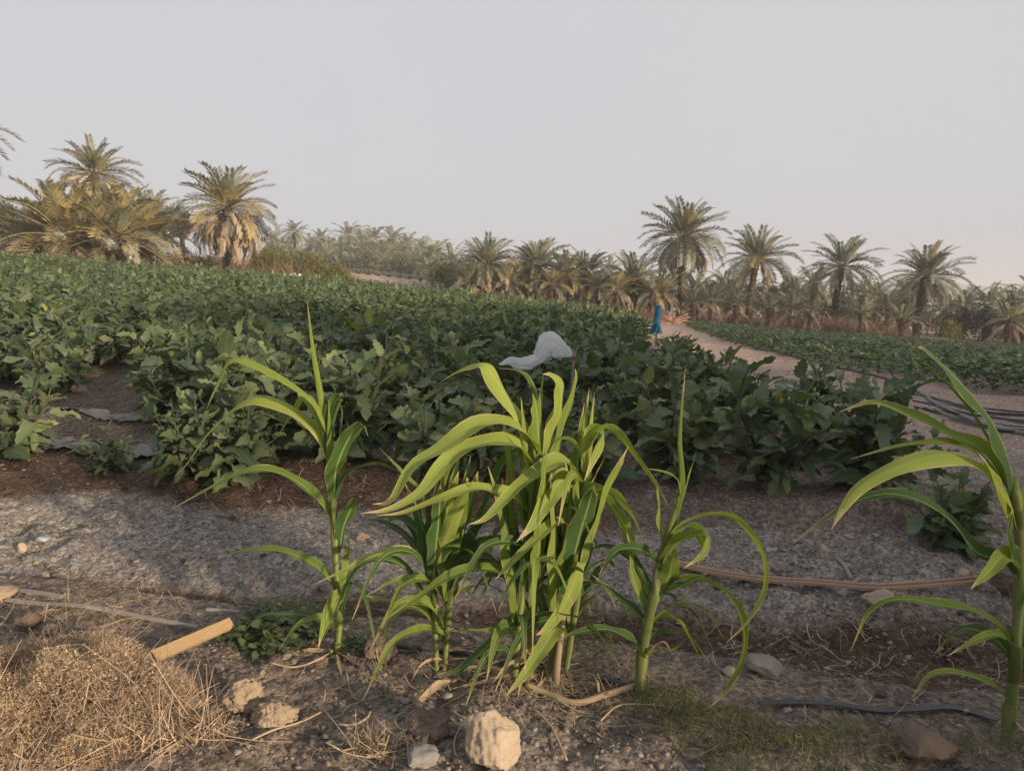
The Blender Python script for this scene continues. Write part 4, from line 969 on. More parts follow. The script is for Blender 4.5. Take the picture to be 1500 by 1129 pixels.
def build_maize():
    Y, G, Dp = 'maize_y', 'maize', 'maize_d'
    grp = 'maize plants of the front row'
    maize('lone maize plant with two long arching leaves beside the wooden slat', (492, 957), [(497, 905), (492, 830), (489, 760), (488, 700), (482, 640), (474, 595)], [
        ([(490, 655), (476, 612), (454, 581), (401, 544), (342, 526), (321, 557), (303, 598)], .050, -.10, .3, .5, G),
        ([(493, 690), (478, 645), (450, 612), (410, 589), (362, 586), (308, 630), (274, 678), (255, 699)], .062, .10, .55, .5, Y),
        ([(491, 770), (470, 738), (440, 708), (400, 690), (360, 690), (313, 712), (250, 746)], .046, -.04, .3, .6, G),
        ([(495, 868), (470, 835), (430, 812), (390, 805), (352, 808), (303, 824)], .044, .06, .2, .3, G),
        ([(491, 735), (492, 690), (508, 648), (528, 622), (540, 640)], .066, -.09, 1.0, .8, Dp),
        ([(486, 690), (484, 620), (494, 584), (500, 608), (494, 660)], .050, -.06, 1.1, 1.2, Dp),
        ([(480, 665), (470, 612), (446, 578), (424, 608), (405, 640), (388, 652)], .045, .14, .4, .5, G),
        ([(492, 735), (505, 700), (528, 684), (560, 682), (595, 698), (622, 722)], .044, .02, .3, .4, Dp),
        ([(497, 812), (504, 770), (520, 736), (528, 745)], .058, -.05, .9, 1.0, Dp),
        ([(500, 890), (507, 840), (512, 800), (510, 778)], .050, .06, .9, .7, G),
        ([(503, 890), (496, 873), (484, 890), (474, 917), (466, 950)], .050, -.10, .9, 1.0, G),
        ([(497, 925), (475, 908), (455, 906), (430, 922), (408, 953)], .034, -.05, .3, .4, G),
        ([(495, 920), (460, 903), (420, 899), (376, 906), (340, 951)], .026, .04, .3, .4, Dp),
    ], [([(483, 665), (476, 590), (462, 515), (450, 440)], .060, -.02, G), ([(487, 690), (486, 640), (482, 585)], .055, -.03, G)], .0115, 1, grp, 1, 3)

    maize('two-tone young maize stalk with upright blades between lone maize and the big clump', (640, 980), [(637, 900), (635, 843), (640, 780), (650, 710), (660, 680)], [
        ([(637, 850), (618, 815), (589, 781), (554, 762), (520, 766)], .030, .12, .3, .4, Dp),
        ([(637, 850), (610, 815), (575, 808), (540, 818), (505, 835), (455, 858)], .040, -.10, .5, .4, Y),
        ([(638, 862), (610, 848), (580, 850), (537, 872)], .030, -.05, .3, .5, Y),
        ([(640, 840), (636, 780), (620, 722), (590, 690), (555, 655)], .034, .05, .6, .4, G),
        ([(640, 860), (645, 790), (660, 730), (672, 690)], .066, -.04, 1.1, .9, G),
        ([(638, 850), (632, 790), (630, 740), (622, 708)], .060, .03, 1.0, .8, Dp),
        ([(641, 890), (620, 868), (590, 880), (545, 875), (520, 862)], .022, .06, .3, .3, Y),
    ], [([(640, 800), (648, 740), (652, 690), (650, 640)], .055, 0, G)], .0095, 2, grp, 6, 4, 4)
    maize('slim maize stalk close beside the two-tone young stalk, dark broad blades', (650, 978), [(655, 920), (659, 870), (662, 826), (675, 750), (684, 700)], [
        ([(662, 850), (676, 790), (690, 730), (700, 690)], .070, -.05, 1.0, 1.1, G),
        ([(661, 860), (680, 800), (710, 765), (735, 740), (760, 750)], .050, .06, .8, .6, Dp),
        ([(662, 840), (668, 780), (680, 720), (690, 665)], .064, .03, 1.1, .8, Dp),
        ([(657, 890), (672, 850), (700, 800), (722, 780)], .045, -.02, .6, .5, Dp),
        ([(658, 880), (690, 860), (720, 858), (750, 880)], .028, -.06, .3, .3, G),
    ], [], .0095, 3, grp, 6, 4, 4)

    # the big clump
    maize('clump maize with two long pale leaves sweeping over to the young stalks', (752, 992), [(758, 930), (765, 870), (772, 790), (780, 710), (782, 650)], [
        ([(790, 665), (771, 636), (736, 620), (695, 628), (646, 657), (605, 684), (573, 733), (546, 738)], .078, -.12, .35, .6, Y),
        ([(785, 690), (760, 654), (725, 646), (684, 657), (646, 686), (615, 722), (573, 745), (529, 752)], .066, -.18, .4, .7, Y),
        ([(780, 760), (755, 730), (725, 718), (695, 715), (651, 727), (593, 750), (552, 755)], .046, -.10, .5, .6, Y),
        ([(776, 665), (766, 615), (745, 585), (722, 550), (708, 533), (690, 535), (666, 546), (645, 560)], .062, .08, .9, .4, Y),
        ([(772, 860), (745, 838), (699, 833), (651, 847), (613, 874), (565, 906)], .046, -.08, .4, .6, G),
        ([(765, 930), (735, 925), (705, 923), (655, 924)], .026, -.03, .2, .2, Y),
        ([(764, 905), (745, 915), (713, 947), (672, 981), (640, 987)], .048, -.05, .4, .3, Dp),
        ([(770, 850), (755, 790), (745, 740), (735, 700)], .070, .05, 1.0, .9, Dp),
    ], [([(778, 690), (772, 630), (763, 580)], .060, 0, Y)], .0115, 4, grp, 9, 5, 6)
    maize('clump maize with folded-over yellow blade at the top, tallest of the clump', (775, 990), [(780, 920), (785, 850), (790, 770), (796, 690), (798, 640)], [
        ([(798, 690), (808, 640), (820, 605), (822, 566), (809, 549), (795, 548)], .060, -.05, .8, .6, Y),
        ([(800, 710), (812, 672), (828, 616), (844, 560), (843, 540)], .050, .02, 1.0, .8, G),
        ([(795, 680), (792, 620), (785, 570), (765, 544), (730, 539)], .034, .10, .5, .4, G),
        ([(795, 700), (790, 650), (786, 600), (780, 575)], .070, -.04, 1.1, .9, G),
        ([(797, 720), (805, 660), (812, 610), (815, 580)], .062, .05, 1.2, 1.0, Y),
        ([(790, 850), (800, 780), (808, 720), (812, 690)], .080, -.06, 1.1, 1.2, Dp),
        ([(788, 870), (800, 835), (813, 814), (775, 823), (747, 854), (730, 895)], .030, -.08, .4, .4, Dp),
        ([(790, 800), (775, 760), (765, 720), (760, 690)], .060, -.03, 1.0, .8, Dp),
    ], [([(797, 680), (794, 610), (796, 548)], .070, 0, G)], .0115, 5, grp, 9, 5, 6)
    maize('clump maize with pale dry-edged leaves drooping low over its foot', (806, 988), [(812, 930), (820, 860), (828, 790), (838, 720), (842, 690)], [
        ([(850, 705), (833, 680), (812, 677), (777, 697), (742, 729), (710, 760), (686, 768)], .056, -.16, .4, .7, Y),
        ([(842, 735), (830, 703), (815, 712), (797, 738), (780, 768), (756, 794)], .070, -.15, .9, .9, Y),
        ([(842, 800), (832, 770), (812, 766), (782, 792), (747, 826), (726, 848)], .042, -.14, .5, .6, Y),
        ([(835, 850), (846, 822), (842, 850), (822, 893), (800, 920), (786, 930)], .056, -.14, 1.0, .8, Y),
        ([(826, 930), (818, 915), (796, 947), (768, 988), (741, 1019)], .056, -.14, .8, .6, Y),
        ([(830, 870), (845, 800), (862, 740), (870, 710)], .090, -.07, 1.1, 1.3, Dp),
        ([(826, 880), (815, 810), (812, 750), (822, 705)], .080, .03, 1.2, .9, Dp),
        ([(824, 900), (850, 850), (885, 820), (905, 835)], .048, .05, .5, .6, Dp),
        ([(815, 950), (800, 915), (790, 870), (785, 840)], .045, .04, .8, .6, Dp),
    ], [], .0105, 6, grp, 9, 5, 6)
    maize('clump maize with blunt cut-looking top and folded pale leaf, next to the bushy maize', (826, 985), [(838, 920), (848, 850), (853, 770), (858, 690), (861, 640)], [
        ([(860, 690), (866, 650), (872, 632), (882, 640), (870, 670), (856, 704)], .070, -.08, 1.0, .9, Y),
        ([(860, 680), (868, 645), (885, 628), (910, 640), (932, 670), (960, 708), (980, 742)], .046, .05, .4, .6, G),
        ([(855, 740), (868, 718), (894, 722), (923, 751), (940, 785)], .056, -.05, .7, .8, G),
        ([(854, 760), (880, 730), (906, 756), (925, 790), (930, 815)], .050, .04, .8, .8, G),
        ([(848, 860), (862, 800), (876, 750), (885, 722)], .085, -.05, 1.2, 1.0, Dp),
        ([(852, 800), (858, 740), (862, 690), (868, 640)], .070, .03, 1.1, 1.1, G),
        ([(845, 880), (880, 840), (896, 812), (900, 800)], .060, .08, .9, .8, Dp),
        ([(856, 740), (846, 690), (850, 640), (856, 590)], .055, .05, 1.2, .8, G),
        ([(862, 660), (852, 632), (838, 640), (820, 655)], .034, .10, .4, .4, G),
    ], [([(860, 690), (860, 630), (863, 568)], .062, 0, Y), ([(864, 690), (868, 630), (871, 575)], .050, -.02, Y)], .0115, 7, grp, 9, 5, 6)

    maize('bushy maize with thick leaning stalk, tall rolled tip and leaf hooping to the ground', (938, 1014), [(941, 955), (950, 905), (961, 860), (968, 816), (980, 775), (995, 730)], [
        ([(975, 810), (985, 782), (1010, 762), (1040, 754), (1075, 760), (1107, 792), (1121, 831), (1116, 874), (1090, 915), (1064, 941)], .040, -.10, .4, .9, G),
        ([(970, 825), (988, 800), (1011, 784), (1035, 785), (1030, 810), (1002, 832)], .050, -.14, .6, .6, G),
        ([(965, 865), (990, 850), (1025, 850), (1064, 868), (1088, 912), (1088, 960), (1066, 1008), (1036, 1039)], .048, -.12, .4, .8, G),
        ([(955, 912), (975, 903), (994, 910), (1011, 936), (1028, 968)], .044, -.08, .5, .6, G),
        ([(947, 960), (965, 952), (985, 953), (1011, 930)], .034, -.05, .3, .5, G),
        ([(966, 835), (945, 808), (915, 803), (895, 815), (877, 842)], .046, -.05, .4, .5, Dp),
        ([(952, 905), (935, 870), (925, 835), (923, 802), (918, 780)], .036, .03, .7, .5, G),
        ([(950, 920), (930, 895), (906, 874), (868, 842)], .036, .05, .4, .5, Dp),
        ([(943, 962), (925, 938), (892, 922), (850, 925), (815, 938)], .044, -.08, .3, .4, Dp),
        ([(990, 760), (1000, 720), (985, 694), (950, 686)], .030, -.03, .5, .4, G),
        ([(990, 770), (1004, 720), (1012, 690), (1020, 660)], .030, .02, .9, .6, G),
        ([(964, 870), (990, 862), (1015, 850), (1037, 838)], .044, -.08, .5, .8, Dp),
        ([(968, 850), (985, 800), (1010, 770), (1032, 800), (1022, 830)], .060, .06, .7, .5, G),
        ([(955, 890), (975, 870), (995, 880), (1010, 862)], .040, -.04, .6, .5, Dp),
        ([(975, 800), (968, 760), (965, 720), (960, 690)], .036, .03, .9, .5, G),
        ([(960, 880), (978, 850), (985, 820), (990, 800)], .064, -.06, 1.0, .9, G),
        ([(958, 890), (940, 850), (920, 800), (905, 760)], .040, .08, .7, .5, G),
    ], [([(980, 800), (1003, 716), (999, 640), (1004, 538)], .058, -.02, G)], .0155, 8, grp)

    maize('big maize with thick pale stalk and broad leaves standing by the dark soil hollow', (1476, 1082), [(1482, 1020), (1488, 960), (1493, 883), (1494, 800), (1490, 735), (1486, 700)], [
        ([(1490, 740), (1478, 675), (1458, 625), (1430, 585), (1392, 545), (1358, 512), (1345, 509)], .075, -.05, 1.0, .6, Dp),
        ([(1487, 745), (1462, 690), (1432, 655), (1390, 636), (1338, 608), (1281, 589), (1229, 603)], .060, .08, .5, .7, G),
        ([(1480, 720), (1436, 670), (1400, 652), (1360, 648), (1310, 655), (1246, 672)], .042, .06, .2, .4, G),
        ([(1490, 770), (1478, 725), (1440, 680), (1390, 664), (1321, 681), (1264, 710), (1235, 745), (1218, 775)], .070, -.06, .5, .7, Y),
        ([(1490, 850), (1468, 822), (1430, 808), (1395, 765), (1344, 732), (1287, 724), (1223, 750), (1160, 796)], .056, .03, .7, .4, Dp),
        ([(1490, 945), (1460, 915), (1420, 895), (1379, 886), (1321, 877), (1275, 894), (1246, 953)], .044, -.02, .3, .3, G),
        ([(1490, 950), (1465, 930), (1435, 935), (1388, 960)], .036, -.08, .5, .4, G),
        ([(1481, 1030), (1455, 1005), (1419, 989), (1367, 986), (1335, 1022)], .034, -.05, .4, .3, G),
        ([(1490, 830), (1472, 812), (1448, 837), (1422, 862)], .048, -.10, .8, .7, G),
        ([(1488, 770), (1465, 735), (1450, 690), (1430, 660)], .070, -.05, 1.1, .7, Y),
        ([(1492, 780), (1500, 735), (1506, 700), (1500, 670)], .050, .03, 1.0, .8, G),
        ([(1493, 840), (1480, 810), (1476, 775), (1484, 745)], .060, -.06, 1.2, 1.0, Dp),
        ([(1492, 900), (1520, 860), (1560, 850), (1600, 880)], .050, .0, .5, .5, G),
    ], [([(1478, 700), (1420, 602), (1356, 532), (1326, 496)], .022, -.02, G)], .0165, 9, grp, 1, 3)
build_maize()
# ---------------------------------------------------------------- stones, clods, litter
import bmesh
def ico(sub):
    bm = bmesh.new(); bmesh.ops.create_icosphere(bm, subdivisions=sub, radius=1.0)
    V = np.array([v.co[:] for v in bm.verts]); F = np.array([[v.index for v in f.verts] for f in bm.faces]); bm.free(); return V, F
ICO = {k: ico(k) for k in (1, 2, 3, 4, 5)}
def n3(P, sc, seed, oct=3):
    """cheap 3-d noise from three planes"""
    x, y, z = P[:, 0], P[:, 1], P[:, 2]
    return (fbm(x + 9.1, y - 3.3, sc, oct, seed) + fbm(y + 4.7, z + 1.9, sc, oct, seed + 5) + fbm(z - 6.1, x + 2.2, sc, oct, seed + 11)) / 1.7
def rock_arrays(sub, dims, seed, rough=0.35, planes=11):
    V, F = ICO[sub]; V = V.copy(); r = np.random.default_rng(seed)
    for k in range(planes):                      # broken flat faces
        d = r.normal(size=3); d /= np.linalg.norm(d); c = r.uniform(0.5, 0.8); s = V @ d
        V -= np.outer(np.maximum(s - c, 0) * 0.9, d)
    nrm = V / np.linalg.norm(V, axis=1)[:, None]
    V = V + nrm * (rough * 0.5 * n3(V, 1.3, seed, 2) + rough * 0.5 * n3(V, 3.6, seed + 3, 3))[:, None]
    if sub >= 4: V = V + nrm * (rough * 0.30 * n3(V, 11.0, seed + 7, 3))[:, None]
    return V * np.array(dims) / 2, F
def rock(name, label, px, py, wpx, hpx, mat, seed, rough=0.35, deep=0.8, rz=0.0, tilt=(0, 0), cat='rock', group=None, sub=4, sink=0.2):
    """px, py: foot of the rock in the photo; size in photo pixels at that distance"""
    g = hit(px, py); k = g.y / F_PX * 1.02
    W, H = wpx * k, hpx * k
    V, F = rock_arrays(sub, (W, W * deep, H), seed, rough)
    me = np_mesh(name, V, F, M[mat])
    y = g.y + W * deep * 0.38
    x = g.x * y / g.y
    o = obj(name, me, None, (x, y, gz(x, y) + H * (0.5 - sink)), (tilt[0], tilt[1], rz))
    return tag(o, label, cat, group)

def ribbon_strip(mb, pts, wid, seed=0, up=(0, 0, 1), nseg=14, thick=0.0):
    C = catmull(pts, nseg); V, F, UV = [], [], []
    for i, p in enumerate(C):
        tan = (C[min(i + 1, nseg)] - C[max(i - 1, 0)]).normalized(); s = tan.cross(Vector(up))
        s = s.normalized() if s.length > 1e-4 else Vector((1, 0, 0)); n_ = s.cross(tan)
        w_ = wid if isinstance(wid, (int, float)) else wid[0] + (wid[1] - wid[0]) * i / nseg
        if thick:
            for (a, b) in ((-1, -1), (1, -1), (1, 1), (-1, 1)): V.append(p + s * a * w_ / 2 + n_ * b * thick / 2); UV.append((0.5 + 0.4 * a + 0.1 * b, i / nseg))
        else:
            V += [p - s * w_ / 2, p + n_ * w_ * 0.12, p + s * w_ / 2]; UV += [(0, i / nseg), (.5, i / nseg), (1, i / nseg)]
    k = 4 if thick else 3
    for i in range(nseg):
        for j in range(k if thick else 2):
            j2 = (j + 1) % k; F.append((i * k + j, i * k + j2, (i + 1) * k + j2, (i + 1) * k + j))
    if thick: F += [(3, 2, 1, 0), tuple(nseg * 4 + q for q in range(4))]
    mb.add(V, F, UV)

def on_ground(pix, lift=0.01):
    out_ = []
    for (px, py) in pix: h = hit(px, py); out_.append(Vector((h.x, h.y, gz(h.x, h.y) + lift)))
    return out_

def build_rocks():
    rock('rock', 'large pale angular rock sunlit on one side, in front of the maize clump', 722, 1132, 94, 124, 'rock', 3, 0.30, 0.85, 0.3, cat='rock', sub=5)
    rock('dry_clod', 'tall crumbly sunlit clod casting a dark shadow beside the dry bush', 364, 1048, 72, 66, 'clod', 12, 0.55, 0.7, 0.5, (0.1, -0.35), 'clod', sub=5)
    rock('dry_clod', 'flatter crumbly clod leaning below the tall sunlit clod', 402, 1068, 72, 44, 'clod', 15, 0.6, 0.8, 0.2, (0, -0.1), 'clod', sub=5)
    rock('dry_clod', 'grey shaded round clod next to the large pale rock', 633, 1090, 66, 66, 'brownrock', 18, 0.45, 0.9, 0, cat='clod', sub=5)
    rock('dry_clod', 'grey flat clod half buried under the round shaded clod', 614, 1126, 60, 34, 'greyrock', 19, 0.4, 0.9, 0, cat='clod')
    rock('dry_clod', 'tan clod poking out of the dry bush top near the thin strips', 158, 972, 56, 40, 'clod', 21, 0.5, 0.8, 0, cat='clod', sub=5)
    rock('dry_clod', 'orange sunlit clod at the end of the upper grey strip', 2, 886, 54, 32, 'clod', 24, 0.3, 0.9, 0, cat='clod')
    rock('dry_clod', 'small tan clod lying below the end of the lower strip', 76, 932, 24, 22, 'clod', 26, 0.5, 0.9, 0, cat='clod')
    rock('dry_clod', 'brown clod at the dry bush edge by the strips', 42, 928, 50, 34, 'brownrock', 27, 0.5, 0.9, 0, cat='clod')
    rock('dry_clod', 'lumpy tan clod mound between dry bush and the tall clod', 240, 1030, 66, 48, 'clod', 28, 0.6, 1.0, 0, cat='clod', sub=5)
    rock('rock', 'broad brown rounded rock near the foot of the big maize', 1338, 1135, 128, 66, 'brownrock', 31, 0.28, 0.9, 0, cat='rock', sub=5)
    rock('rock', 'grey wedge stone behind the hooping leaf of the bushy maize', 1120, 992, 62, 34, 'greyrock', 34, 0.25, 0.7, -0.3, (0, 0.25), 'rock', sub=4)
    rock('rock', 'pale stone lying just in front of the long dry cane', 1284, 896, 52, 26, 'rock', 37, 0.35, 0.7, 0.2, cat='rock')
    rock('rock', 'tan stone at the thin end of the long dry cane', 1408, 858, 26, 26, 'rock', 39, 0.35, 0.9, 0, cat='rock')
    rock('dry_clod', 'dark violet-grey clod behind the stalk of the big maize', 1476, 880, 60, 70, 'brownrock', 41, 0.45, 0.9, 0, cat='clod', sub=5)
    rock('dry_clod', 'dark brown clod in the hollow between lone maize and young stalks', 556, 975, 52, 42, 'brownrock', 43, 0.45, 0.9, 0, cat='clod', sub=5)
    rock('rock', 'blue-grey smooth stone on the grey gravel strip', 62, 803, 24, 14, 'bluestone', 45, 0.2, 0.8, 0, cat='stone', sub=3)
    rock('rock', 'pinkish stone lying next to the blue-grey one on the gravel strip', 32, 813, 20, 17, 'rock', 46, 0.3, 0.8, 0, cat='stone', sub=3)
    rock('rock', 'pale grey stone at the foot of the lone maize stalk side', 476, 868, 30, 17, 'greyrock', 48, 0.25, 0.8, 0.3, cat='stone', sub=3)
    rock('rock', 'flat pale slab behind the young maize stalks', 715, 822, 66, 34, 'greyrock', 49, 0.25, 0.6, -0.2, (0, 0.2), 'rock')
    rock('rock', 'long grey stone on the gravel behind the maize clump', 660, 868, 70, 26, 'greyrock', 50, 0.3, 0.6, 0, cat='rock')
    rock('rock', 'tan stone near the brown bank by the dry stick', 1206, 810, 20, 18, 'rock', 52, 0.35, 0.9, 0, cat='stone', sub=3)
    rock('rock', 'white stone on the gravel under the bushy maize leaf', 1068, 990, 20, 18, 'rock', 53, 0.3, 0.9, 0, cat='stone', sub=3)
    V3 = [np_mesh('stone', *rock_arrays(3, (1, 0.85, 0.62), 70 + k, 0.35), M[m_]) for k, m_ in enumerate(('rock', 'greyrock', 'clod', 'greyrock', 'brownrock'))]
    r = random.Random(8)
    fixed = [(530, 790, 26), (585, 740, 22), (300, 745, 14), (250, 770, 12), (340, 760, 14), (550, 780, 12), (515, 770, 10), (580, 865, 16), (180, 800, 10), (385, 815, 12), (1185, 830, 10), (1160, 825, 9), (1292, 840, 10), (1290, 808, 7),
             (1395, 945, 26), (1378, 950, 12), (1420, 905, 16), (1345, 900, 14), (1405, 955, 14), (1290, 1020, 22), (1330, 965, 14), (1100, 880, 12), (690, 1040, 16), (735, 1055, 14), (665, 1115, 20), (560, 1090, 24), (540, 1105, 14), (430, 1100, 14), (445, 1108, 12), (470, 1075, 12), (505, 1060, 10),
             (290, 1000, 22), (272, 1010, 16), (255, 985, 18), (320, 985, 14), (385, 985, 12), (430, 970, 14), (300, 1085, 14), (360, 1090, 12), (330, 1110, 16), (480, 1120, 14), (830, 1060, 14), (860, 1085, 10), (900, 1100, 12)]
    fixed += [(r.uniform(0, 540), r.uniform(770, 850), r.uniform(6, 12)) for _ in range(40)] + [(r.uniform(1010, 1480), r.uniform(790, 950), r.uniform(6, 13)) for _ in range(40)] + [(r.uniform(260, 1000), r.uniform(1020, 1125), r.uniform(6, 13)) for _ in range(40)]
    for k, (px, py, wp) in enumerate(fixed):
        h = hit(px, py); s = wp * h.y / F_PX
        where, grp = ('small loose stone on the grey gravel strip below the field bank', 'stones on the gravel strip') if (py < 880 and px < 1000) else (('small loose stone on the rough ground by the long dry cane', 'stones around the long cane') if px > 1000 else ('small crumb of dry earth in front of the maize row', 'earth crumbs before the maize row'))
        o = obj('stone', V3[k % 5], None, (h.x, h.y, gz(h.x, h.y) + s * 0.16), (r.uniform(-.3, .3), r.uniform(-.3, .3), r.uniform(0, 6)), s)
        tag(o, where, 'stone', grp)
    # gravel and crumbs
    rg = np.random.default_rng(3); N = 46000
    d = 1.25 + 3.2 * rg.random(N) ** 1.5; x = (rg.random(N) * 2 - 1) * (0.72 * d + 0.15)
    v = vmap(x, d)
    pr = 0.30 + 0.7 * ((v > 2.5) & (v < 3.1)) + 0.12 * (v < 1.85) - 0.2 * ((v > 1.95) & (v < 2.2)) + 0.25 * ((x > 0.6) & (v < 3.4)) - 0.2 * (v > 3.5)
    ok = rg.random(N) < pr * (0.5 + fbm(x, d, 2.2, 2, 12) * 1.2 + 0.3); x, d = x[ok], d[ok]
    z = ground_z(x, d); s = 0.0024 * np.exp(rg.normal(0, 0.6, len(x))); s = np.minimum(s, 0.012) 
    V0, F0 = ICO[1]; n0 = len(V0)
    A = V0[None] * (1 + 0.9 * (rg.random((len(x), n0, 1)) - 0.5)) * s[:, None, None] * np.array([1.0, 1.0, 0.6])
    ang = rg.random(len(x)) * 6.28; c, s_ = np.cos(ang)[:, None], np.sin(ang)[:, None]; str_ = rg.uniform(0.8, 1.5, len(x))[:, None]
    X = A[:, :, 0] * str_; Y_ = A[:, :, 1]
    B = np.stack([X * c - Y_ * s_ + x[:, None], X * s_ + Y_ * c + d[:, None], A[:, :, 2] + z[:, None] + s[:, None] * 0.3], -1)
    F = (F0[None] + (np.arange(len(x)) * n0)[:, None, None]).reshape(-1, 3)
    xb = 2.0 + 6.0 * rg.random(2600); yb = 3.2 + 14 * rg.random(2600) ** 1.4; okb = (xb > xr_left(yb) + 0.1) & (xb < xl_right(yb)); xb, yb = xb[okb], yb[okb]; zb = ground_z(xb, yb)
    sb = np.minimum(0.006 * np.exp(rg.normal(0, 0.5, len(xb))), 0.02); Ab = V0[None] * (1 + 0.9 * (rg.random((len(xb), n0, 1)) - 0.5)) * sb[:, None, None]
    Bb = np.stack([Ab[:, :, 0] + xb[:, None], Ab[:, :, 1] + yb[:, None], Ab[:, :, 2] * 0.6 + zb[:, None] + sb[:, None] * 0.2], -1)
    B = np.concatenate([B, Bb]); F = (F0[None] + (np.arange(len(B)) * n0)[:, None, None]).reshape(-1, 3)
    o = obj('gravel', np_mesh('gravel', B.reshape(-1, 3), F, M['gravel'], smooth=False)); tag(o, 'loose gravel and earth crumbs strewn over the near ground', 'gravel', kind='stuff')

def straw_litter():
    r = random.Random(21); mb = MB()
    def one(px, py, L, w_=0.0016):
        h = hit(px, py); a = r.uniform(0, 6.28); p = []
        b = r.uniform(-0.9, 0.9)
        for i in range(4):
            t = i / 3 - 0.5; x = h.x + math.cos(a + b * t) * L * t; y = h.y + math.sin(a + b * t) * L * t
            p.append(Vector((x, y, gz(x, y) + 0.003 + (0.02 * r.random() * L / 0.1 if i in (0, 3) else 0.004 + 0.006 * r.random()))))
        ribbon_strip(mb, p, w_ * r.uniform(0.7, 1.8), nseg=5)
    for _ in range(330): one(r.gauss(790, 130), r.gauss(1003, 24), r.uniform(0.03, 0.12), 0.0015)
    for _ in range(200): one(r.uniform(0, 1500), r.uniform(870, 1125), r.uniform(0.03, 0.14))
    for _ in range(110): one(r.uniform(1040, 1490), r.gauss(960, 45), r.uniform(0.03, 0.12))
    for _ in range(160): one(r.uniform(200, 560), r.uniform(640, 760), r.uniform(0.04, 0.12), 0.0022)
    for _ in range(80): one(r.uniform(0, 500), r.gauss(890, 18), r.uniform(0.05, 0.2))
    for _ in range(50): one(r.gauss(560, 40), r.gauss(1085, 16), r.uniform(0.04, 0.10), 0.0013)
    for _ in range(130): one(r.uniform(0, 1100), r.uniform(740, 880), r.uniform(0.02, 0.08), 0.0014)
    o = obj('straw_litter', mb.mesh('straw_litter', M['straw'])); tag(o, 'dry straw and broken stems littering the ground around the maize', 'straw', kind='stuff')

def dead_leaf(label, pix, wd, lift=0.012, group='dead maize leaves on the ground', mat='maize_dead', name='dead_maize_leaf', cat='dead leaf'):
    pts = on_ground(pix, lift); o0 = pts[0].copy(); mb = MB()
    for i, p in enumerate(pts): p.z += 0.015 * (i % 2)
    mb.add(*maize_leaf([p - o0 for p in pts], wd, 0.3, 1.2, len(label), nseg=16, na=4))
    o = obj(name, mb.mesh(name, M[mat]), None, o0); return tag(o, label, cat, group)

def pipe(name, label, pix, rad, mat, lift=0.0, cat='pipe', group=None, n=8, nseg=60):
    pts = on_ground(pix, rad * 0.8 + lift); o0 = pts[0].copy(); C = catmull(pts, nseg)
    C = [Vector((c.x, c.y, max(c.z, gz(c.x, c.y) + rad * 0.55))) - o0 for c in C]
    mb = MB(); tube(mb, C, rad, n); o = obj(name, mb.mesh(name, M[mat]), None, o0)
    return tag(o, label, cat, group)

